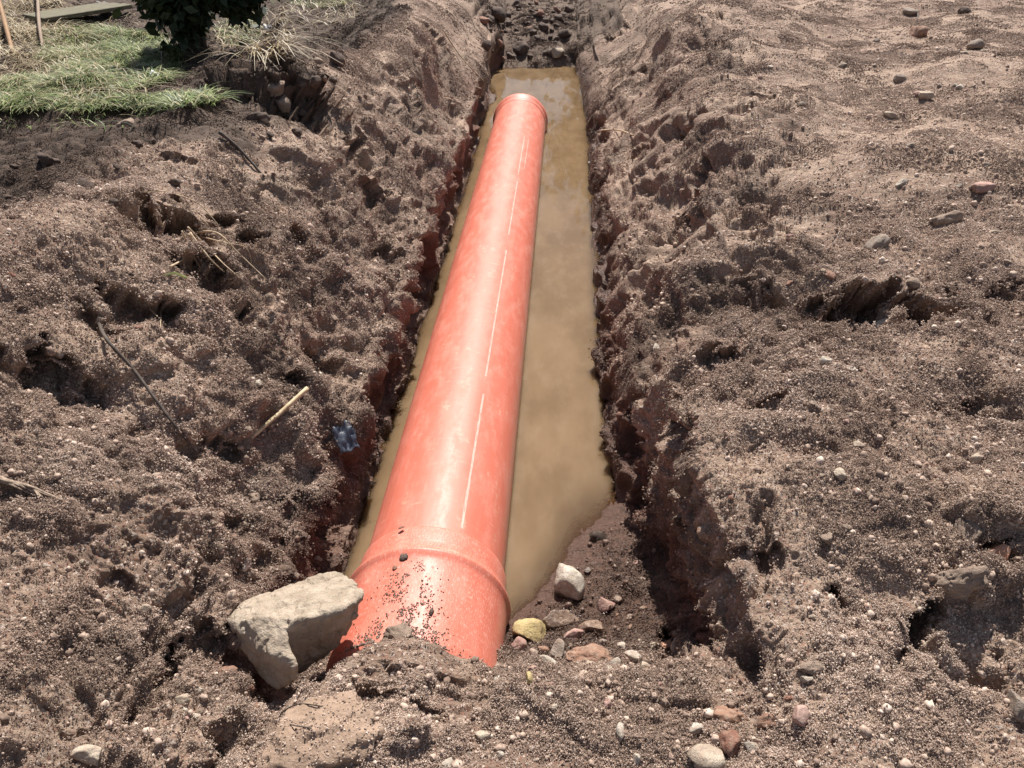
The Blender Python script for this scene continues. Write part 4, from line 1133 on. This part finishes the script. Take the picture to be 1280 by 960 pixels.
M['greywood'] = simple('grey_wood', (.36, .27, .20), (.16, .115, .085), .9, 40, stretch=(1, 5, 5))
a0, _ = hit(300, 569); b0, _ = hit(384, 508); a0 = a0 + ZV * .022; b0 = b0 + ZV * .028
tube('stick', [a0 + ZV * .0, a0.lerp(b0, .5) + ZV * .012, b0 + ZV * .028 + (b0 - a0) * .05], .0062, M['palewood'], 'pale straight stick poking out of the left bank', 'stick', taper=(.8, 1.05), wob=.12)
tube('twig', onground([(122, 412, .03), (140, 438, .03), (165, 470, .03), (195, 508, .03), (222, 537, .028), (250, 573, .02)]), .0045, M['darkwood'], 'long thin dark twig lying down the left bank', 'twig', taper=(1, .8))
tube('twig', onground([(1148, -30, .0), (1147, 0, .05), (1146, 22, .03), (1147, 36, .0)], 0), .006, M['darkwood'], 'short upright twig standing behind a brown clod at the top right', 'twig')
tube('stick', onground([(752, 166, .02), (772, 168, .03), (792, 173, .02)]), .006, M['rootm'], 'short pale stick on the right trench wall near the far end', 'stick')
tube('root', onground([(553, 40), (570, 66), (588, 88), (604, 104)], .02), .005, M['rootm'], 'thin pale root running down the left wall to the far water corner', 'root')
slab = bpy.data.objects['slab']
bpy.context.view_layer.update()
def on_slab(px, py):
    mi_ = slab.matrix_world.inverted(); o_ = mi_ @ CAM; d_ = (mi_.to_3x3() @ ray(px, py)).normalized()
    ok, l_, n_, _ = slab.ray_cast(o_, d_)
    return (slab.matrix_world @ l_) if ok else hit(px, py)[0]
tube('wire', [on_slab(x_, y_) + ZV * .003 for x_, y_ in ((402, 884), (376, 881), (356, 889), (350, 899), (364, 907), (388, 911))], .0013, M['darkwood'], 'thin dark wire loop lying on the sandy slab', 'wire', seg=5, wob=0, taper=(1, 1))
tube('twig', onground([(275, 172, .02), (300, 190, .012), (330, 222, .004)]), .007, M['darkwood'], 'short dark twig pressed into the left bank below the crest', 'twig')
tube('stalk', onground([(-6, -20, .5), (4, 20, .25), (14, 50, .1), (16, 66, 0)], 0), .024, simple('brown_stalk', (.30, .17, .08), (.2, .11, .05), .7), 'thick brown stalk at the top left corner', 'stalk')
tube('stalk', onground([(58, -20, .4), (56, 10, .2), (52, 40, .08), (54, 62, 0)], 0), .018, M['greywood'], 'thinner grey brown stalk beside the thick brown stalk', 'stalk')
ROOTS = [[(178, 250), (200, 252), (210, 246)], [(236, 300, .03), (262, 318, .04), (290, 345, .03), (318, 365, .0)], [(250, 300, .03), (275, 312, .05), (300, 330, .04), (335, 355, .0)],
         [(255, 305, .03), (285, 320, .05), (310, 322, .03), (316, 334, .0)], [(232, 300, .02), (252, 340, .04), (262, 362, .02)], [(240, 302, .02), (262, 335, .05), (285, 350, .02)],
         [(215, 270, .02), (240, 275, .03), (262, 290, .02)], [(210, 288, .02), (235, 290, .03), (248, 300, .02)], [(215, 345, .02), (228, 336, .03), (232, 328, .01)],
         [(196, 388, .02), (203, 400, .03), (202, 418, .01)], [(186, 390, .02), (192, 398, .03), (198, 404, .01)], [(240, 305, .02), (255, 330, .05), (270, 348, .03), (278, 356, 0)],
         [(225, 252, .02), (250, 270, .03), (275, 290, .01)], [(190, 270, .02), (192, 280, .02), (190, 290, 0)]]
RL = ['thin root over the left rim of the torn hollow', 'long pale root slanting from the torn hollow to the lower right', 'longest pale root of the torn hollow, the uppermost of the slanting ones',
      'root that bends down at its end below the torn hollow', 'short steep root beneath the torn hollow', 'root running from the torn hollow past its lower pocket', 'thick short root stub inside the torn hollow',
      'lower root stub at the floor of the torn hollow', 'thin root arching above the single pale green blade', 'thin upright root in the dark scarp below the single green blade', 'faint root beside the thin upright root in the dark scarp',
      'short curly root in the lower pocket of the torn hollow', 'root along the upper right edge of the torn hollow', 'tiny hanging root at the left inside the torn hollow']
for i, pth in enumerate(ROOTS):
    tube('root', [p_ + ZV * .012 for p_ in onground(pth, .02)], .0024 + .0012 * ((i * 7) % 3) * .6, M['rootm'], RL[i], 'root', 'roots in the torn hollow of the left bank', seg=5, seed=i, taper=(1, .4))
M['leafgreen'] = simple('fresh_leaf', (.42, .48, .2), (.3, .38, .12), .5, 20, trans=.3)
def strap(name, pts, w, mat, label=None, cat=None, group=None, parent=None):
    """a flat leaf blade with a folded midrib along pts"""
    pts = [Vector(p) for p in pts]; org = pts[0].copy() if parent is None else Vector((0, 0, 0)); V, Fq = [], []
    n = len(pts)
    for i, p in enumerate(pts):
        t = (pts[min(i + 1, n - 1)] - pts[max(i - 1, 0)]).normalized()
        u = t.cross(CAM - p).normalized()
        ww = w * math.sin(math.pi * min(.97, .12 + .88 * i / (n - 1)))
        up = u.cross(t).normalized()
        V += [p - org - u * ww, p - org - up * ww * .25, p - org + u * ww]
    for i in range(n - 1):
        for k in (0, 1): Fq.append((3 * i + k, 3 * i + k + 1, 3 * i + k + 4, 3 * i + k + 3))
    o = link(name, mesh_from(name, V, Fq, [mat]), parent, label, cat, group)
    if parent is None: o.location = org
    return o
strap('leaf', onground([(205, 351, .02), (218, 353, .03), (232, 356, .03), (246, 357, .02)]), .004, M['leafgreen'], 'single pale green blade lying over the torn hollow', 'leaf')

# splintered weathered wood at the left edge
wd = bpy.data.objects.new('driftwood', None); COL.objects.link(wd)
pw = onground([(-20, 592, .01), (0, 600, .014), (40, 615, .014), (84, 630, .004)])
wd.location = pw[0]
tag(wd, 'splintered piece of weathered wood at the left edge', 'wood')
for i, (dy, rr, e) in enumerate([(0, .010, 0), (7, .009, -6), (-7, .008, -20), (13, .006, -14), (17, .005, -34), (-3, .006, -10)]):
    pp = onground([(-25, 596 + dy, .010 + .003 * (i % 3)), (5, 603 + dy, .012 + .003 * (i % 2)), (40, 614 + dy * .8, .012), (82 + e, 628 + dy * .45, .003)])
    tube('splinter', [p - pw[0] for p in pp], rr, M['greywood'], None, None, seed=i, taper=(1, .25), squash=.5, parent=wd).location = (0, 0, 0)
for ch in wd.children: ch.location = [p for p in (onground([(-25, 596, .010)])[0] - pw[0])]

def scrap(name, px, py, w, h, mat, label, seed, turn=0):
    p, n = hit(px, py); d = dep(p)
    k = 14; gx, gy = np.meshgrid(np.linspace(-1, 1, k), np.linspace(-1, 1, k))
    V = np.stack([gx, gy, np.zeros_like(gx)], 2).reshape(-1, 3).astype(np.float32)
    ed = .18 * vnoise(V + seed, 2.5, 1)
    V[:, 0] *= .8 + ed; V[:, 1] *= .85 + .2 * vnoise(V + seed, 2, 4)
    V[:, 2] = .45 * fbm(V + seed, 1.6, 3, 6) + .3 * np.abs(vnoise(V * np.array([1, .3, 1], np.float32) + seed, 3.2, 9))
    i = np.arange(k * k).reshape(k, k)
    Fq = np.stack([i[:-1, :-1], i[:-1, 1:], i[1:, 1:], i[1:, :-1]], 2).reshape(-1, 4)
    o = link(name, mesh_from(name, V, Fq, [mat]), None, label, 'plastic scrap' if name == 'plastic_scrap' else 'scrap')
    up = (n + (CAM - p).normalized() * .8).normalized(); xr = (XR - up * XR.dot(up)).normalized(); yr = up.cross(xr)
    s_ = d / FPX / 2
    o.matrix_world = Matrix.Translation(p + up * .012) @ (Matrix((xr, yr, up)).transposed() @ Matrix.Rotation(math.radians(turn), 3, 'Z')).to_4x4() @ Matrix.Diagonal((w * s_, h * s_, w * s_ * .7, 1))
    md = o.modifiers.new('thick', 'SOLIDIFY'); md.thickness = .03
M['bluefilm'] = simple('blue_grey_film', (.09, .105, .14), (.035, .04, .055), .35, 20, spec=.6)
M['whitefilm'] = simple('white_film', (.75, .74, .72), (.55, .52, .5), .5, 20)
scrap('plastic_scrap', 431, 548, 30, 42, M['bluefilm'], 'crumpled blue grey plastic scrap stuck in the left trench wall', 3, 25)
scrap('plastic_scrap', 193, 97, 13, 18, M['whitefilm'], 'small white plastic scrap at the edge of the grass', 5)
scrap('plastic_scrap', 334, 35, 12, 8, M['whitefilm'], 'tiny pale plastic scrap on the crest near the dark plant', 8)
scrap('plastic_scrap', 128, 8, 18, 10, M['whitefilm'], 'white paper-like scrap on the wooden board', 11)

# ------------------------------------------------------------------ grass, straw
def grass(name, ells, n, lmin, lmax, mat, label, cat, seed, wd_=.0035, droop=1.0, lean=.5):
    rg = np.random.default_rng(seed)
    V, Fq, tone = [], [], []
    tot = sum(e[4] for e in ells)
    for e in ells:
        cx, cy, rx, ry, wt = e
        pp = []
        for _ in range(int(n * wt / tot)):
            r_, a = math.sqrt(rg.random()) ** .9, rg.random() * 6.283
            px, py = cx + rx * r_ * math.cos(a), cy + ry * r_ * math.sin(a)
            p, nn = hit(px, py)
            if dep(p) > 14: continue
            az = rg.random() * 6.283
            # neighbours lean alike
            az = 3.0 * math.sin(p.x * 6.1) + 2.2 * math.cos(p.y * 5.3) + rg.normal() * 1.3
            L = rg.uniform(lmin, lmax); ln = lean + rg.random() * .6
            dirh = Vector((math.cos(az), math.sin(az), 0)); sd = Vector((-dirh.y, dirh.x, 0))
            b = len(V); w = wd_ * rg.uniform(.6, 1.3); t_ = rg.random()
            K_ = 4
            for k in range(K_ + 1):
                f = k / K_
                c = p + dirh * L * ln * (f ** 1.3) + Vector((0, 0, 1)) * L * (f * .75 - droop * .55 * f * f) - Vector((0, 0, .01))
                ww = w * (1 - f * .85)
                V += [c - sd * ww, c + sd * ww]; tone += [t_, t_]
            for k in range(K_): Fq.append((b + 2 * k, b + 2 * k + 1, b + 2 * k + 3, b + 2 * k + 2))
    me = mesh_from(name, V, np.array(Fq), [mat]); fattr(me, 'tone', tone)
    link(name, me, None, label, cat, None, 'stuff')
def blade_mat(name, pts):
    m, nt, bs, out = newmat(name)
    k = N(nt)
    c = k.ramp(k.attr('tone'), pts)
    nt.links.new(c, bs.inputs['Base Color']); bs.inputs['Roughness'].default_value = .55
    tl = k.n('ShaderNodeBsdfTranslucent'); nt.links.new(c, tl.inputs[0])
    mx = k.n('ShaderNodeMixShader'); mx.inputs[0].default_value = .35
    nt.links.new(bs.outputs[0], mx.inputs[1]); nt.links.new(tl.outputs[0], mx.inputs[2]); nt.links.new(mx.outputs[0], out.inputs[0])
    return m
gmat = blade_mat('grass_blades', [(0, (.04, .06, .018)), (.35, (.10, .145, .04)), (.6, (.25, .33, .10)), (.8, (.42, .44, .20)), (.95, (.52, .45, .27))])
smat = blade_mat('straw', [(0, (.20, .14, .08)), (.4, (.38, .29, .17)), (.8, (.56, .47, .31)), (1, (.66, .58, .42))])
grass('grass', [(150, 76, 80, 38, 10), (110, 60, 60, 30, 3), (40, 118, 52, 22, 4), (110, 130, 60, 10, .7), (235, 128, 40, 7, .6), (180, 130, 50, 10, .8), (90, 146, 110, 20, .14), (300, 40, 30, 18, .5), (400, 2, 40, 8, .4)], 15000, .08, .20, gmat, 'pale green grass growing behind the crest of the left bank', 'grass', 4)
grass('straw', [(30, 18, 60, 30, 4), (80, 105, 110, 30, 2), (60, 60, 60, 30, 3), (150, 60, 90, 45, .8), (320, 45, 50, 30, 1), (400, 15, 50, 18, .7)], 3600, .10, .32, smat, 'dry straw and dead stalks lying among the grass', 'straw', 5, wd_=.004, droop=1.3, lean=.8)

# ------------------------------------------------------------------ board in the grass
bd = bpy.data.objects.new('wooden_board', None); COL.objects.link(bd)
A_, _ = hit(58, 34); B_, _ = hit(168, 16)
bd.location = A_
tag(bd, 'old wooden board lying in the grass at the top left', 'board')
M['board'] = simple('old_board', (.17, .15, .095), (.10, .085, .055), .85, 12, stretch=(1, 8, 8))
xa = (B_ - A_); Lb = xa.length; xa.normalize(); za = Vector((0, 0, 1)); ya = za.cross(xa).normalized(); za = xa.cross(ya)
for j in range(3):
    bm = bmesh.new(); bmesh.ops.create_cube(bm, size=1)
    bmesh.ops.scale(bm, vec=(Lb * (1.0 - .03 * j), .15, .035), verts=bm.verts)
    bmesh.ops.bevel(bm, geom=bm.edges[:], offset=.004, segments=1, affect='EDGES')
    me = bpy.data.meshes.new('plank'); bm.to_mesh(me); bm.free(); me.materials.append(M['board'])
    o = link('plank', me, bd)
    Mx = Matrix((xa, ya, za)).transposed()
    o.matrix_parent_inverse = Matrix.Identity(4)
    o.matrix_local = Matrix.Translation(xa * Lb / 2 + ya * (.08 + .158 * j) + ZV * (.055 - .006 * j)) @ Mx.to_4x4()

# ------------------------------------------------------------------ shrub and leafy plant at the top edge
M['darkleaf'] = simple('dark_leaf', (.035, .05, .018), (.02, .032, .012), .6, 8, trans=.05)
M['bark'] = simple('bark', (.14, .10, .07), (.08, .055, .04), .9, 30)
def leaf_cloud(name, centre, rad, n, size, mat, parent, seed, clumps=16, hollow=.35):
    rg = np.random.default_rng(seed)
    cc = rg.normal(size=(clumps, 3)); cc /= np.linalg.norm(cc, axis=1, keepdims=True)
    cc = cc * (rg.random((clumps, 1)) ** .45) * np.array(rad) * .8 * rg.uniform(.6, 1.5, (clumps, 1))
    k = rg.integers(0, clumps, n)
    off = rg.normal(size=(n, 3)) * np.array(rad) * .2 * rg.uniform(.4, 1.4, clumps)[k][:, None]
    c = np.array(centre) + cc[k] + off
    d = rg.normal(size=(n, 3)); d[:, 2] -= .4; d /= np.linalg.norm(d, axis=1, keepdims=True)
    s_ = np.cross(d, rg.normal(size=(n, 3))); s_ /= np.linalg.norm(s_, axis=1, keepdims=True)
    L = size * rg.uniform(.6, 1.3, (n, 1)); W = L * .28
    V = np.stack([c, c + d * L * .5 + s_ * W, c + d * L, c + d * L * .5 - s_ * W], 1).reshape(-1, 3)
    Fq = np.arange(4 * n).reshape(n, 4)
    return link(name, mesh_from(name, V, Fq, [mat], smooth=False), parent)
def woody(name, label, cat, base, height, rad, n, size, mat, seed, stems=4, zc=.62, group=None):
    t = bpy.data.objects.new(name, None); COL.objects.link(t); t.location = base; tag(t, label, cat, group)
    rg = random.Random(seed)
    for i in range(stems):
        a = rg.random() * 6.28
        tip = Vector((math.cos(a) * rad[0] * .6, math.sin(a) * rad[1] * .6, height * .85))
        pts = [Vector((0, 0, -.05)) + Vector((math.cos(a), math.sin(a), 0)) * .02 * height, tip * .35 + Vector((0, 0, height * .12)), tip * .7 + Vector((0, 0, height * .1)), tip]
        st_ = tube('stem' if stems > 1 else 'trunk', pts, height * (.02 if stems > 1 else .035), M['bark'], None, None, seed=i, taper=(1, .25), parent=t)
        st_.location = pts[0]
    leaf_cloud('crown', (0, 0, height * zc), rad, n, size, mat, t, seed)
    return t
sb, _ = hit(248, 74)
woody('shrub', 'dense dark shrub shading the soil behind the grass at the top edge', 'shrub', sb + Vector((.0, .12, 0)), 1.05, (.36, .26, .48), 8500, .10, M['darkleaf'], 3, zc=.5)
pb, _ = hit(302, 14)
pl_ = bpy.data.objects.new('leafy_plant', None); COL.objects.link(pl_); pl_.location = pb + Vector((0, .1, 0))
tag(pl_, 'plant with broad pale strap leaves drooping at the top edge', 'plant')
M['strapleaf'] = simple('strap_leaf', (.20, .30, .11), (.13, .22, .07), .4, 6, trans=.25)
rg = random.Random(5)
for i in range(16):
    a = i / 16 * 6.28 + rg.uniform(-.15, .15); L = rg.uniform(.22, .38)
    d = Vector((math.cos(a), math.sin(a), 0))
    strap('leaf', [Vector((0, 0, .05)) + d * L * f + ZV * (L * (1.25 * f - 1.35 * f * f) + .04) for f in (0, .2, .4, .6, .8, 1)], .018, M['strapleaf'], parent=pl_)

# ------------------------------------------------------------------ trees beyond the top edge: seen only mirrored in the water
M['treeleaf'] = simple('tree_leaf', (.07, .085, .025), (.045, .06, .02), .5, 2, trans=.3)
TREES = [('broad tree past the far end of the trench, mirrored at the right of the water', (1.35, 15.5, .2), 4.0, (2.1, 1.6, 1.7), 5500),
         ('low bushy tree past the far end of the trench, mirrored along the far waterline', (-2.0, 17.5, .2), 1.7, (3.4, 2.0, .6), 4000)]
for i, (lab, b, h, rd, n) in enumerate(TREES):
    woody('tree', lab, 'tree', Vector(b), h, rd, n, .24, M['treeleaf'], 20 + i, stems=3)
print('plants', round(time.time() - T0, 1))

# ------------------------------------------------------------------ soil fallen on the socket
def on_pipe(n, seed):
    rg = np.random.default_rng(seed)
    y = .02 + .26 * rg.random(n) ** 3.2
    sp = .75 - 1.6 * (y - .03)
    an = rg.normal(size=n) * .33 * np.clip(sp, .2, 1) - .08
    k = fbm(np.stack([an * 2, y * 6, y * 0], 1).astype(np.float32), 5, 3, 3)
    keep = k > -.02 - .5 * sstep(.09, .03, y)
    y, an = y[keep], an[keep]
    rr_ = PIPE_R + .0165
    return np.stack([PIPE_X + rr_ * np.sin(an), PIPE_Y0 + y, PIPE_Z + rr_ * np.cos(an)], 1), len(y)
a, n_ = on_pipe(4200, 4)
r = .0011 * (2.6 ** RNG.random(n_))
scatter_object('soil_crumbs', a + np.array([0, 0, 1]) * (r * .3)[:, None], r, dict(tone=RNG.random(n_) * .6, humus=np.full(n_, .35), red=np.zeros(n_), wet=np.zeros(n_)), M['grain'],
               'small dark crumbs of soil scattered on top of the pipe socket', 'soil crumbs', subdiv=1, seed=9, flat=.6)
def pipe_clod(px, py, w, h, mat, label, seed):
    d = ray(px, py)
    # meet the pipe's cylinder
    ox, oz = CAM.x - PIPE_X, CAM.z - PIPE_Z; rr_ = PIPE_R + .016
    A2, B2, C2 = d.x ** 2 + d.z ** 2, 2 * (ox * d.x + oz * d.z), ox * ox + oz * oz - rr_ * rr_
    t = (-B2 - math.sqrt(max(0, B2 * B2 - 4 * A2 * C2))) / (2 * A2)
    p = CAM + d * t; n = Vector((p.x - PIPE_X, 0, p.z - PIPE_Z)).normalized()
    o = link('clod', stone_mesh('clod', mat, seed, 3, 3, .25, .1), None, label, 'clod')
    xr = (XR - n * XR.dot(n)).normalized(); yr = n.cross(xr); s_ = dep(p) / FPX / 2
    o.matrix_world = Matrix.Translation(p + n * h * s_ * .25) @ Matrix((xr, yr, n)).transposed().to_4x4() @ Matrix.Diagonal((w * s_, h * s_, h * s_ * .5, 1))
pipe_clod(506, 697, 13, 15, M['darkclod'], 'dark clod stuck on the ridge of the pipe socket', 3)
pipe_clod(494, 710, 7, 10, M['redclod'], 'small reddish dab of mud just below the dark clod on the pipe socket', 8)
pipe_clod(539, 766, 7, 11, M['darkclod'], 'small dark crumb alone in the middle of the pipe socket', 5)
pipe_clod(502, 660, 9, 6, M['redclod'], 'small brown dab of mud on the edge of the pipe socket', 6)
pipe_clod(500, 792, 40, 26, M['clod'], 'grey crumbly clod heaped on the buried front of the pipe socket', 7)
print('all', round(time.time() - T0, 1), len(bpy.data.objects))

# grit lying on the slab
mw = np.array(slab.matrix_world); sv = np.array([v.co[:] for v in slab.data.vertices]) @ mw[:3, :3].T + mw[:3, 3]
sn = np.array([v.normal[:] for v in slab.data.vertices]) @ np.linalg.inv(mw[:3, :3]); sn /= np.linalg.norm(sn, axis=1, keepdims=True)
ok_ = np.where((sn[:, 2] > .45) & (fbm(sv.astype(np.float32), 9, 2, 5) > -.25))[0]
ii = RNG.choice(ok_, 900)
r = .0009 * (3.2 ** RNG.random(900))
scatter_object('grit_on_slab', sv[ii] + RNG.uniform(-.003, .003, (900, 3)) * [1, 1, 0], r, dict(tone=RNG.random(900) * .8, humus=np.zeros(900), red=np.zeros(900), wet=np.zeros(900)), M['grain'],
               'sandy crumbs lying on the large flat slab', 'grit', subdiv=1, seed=12)
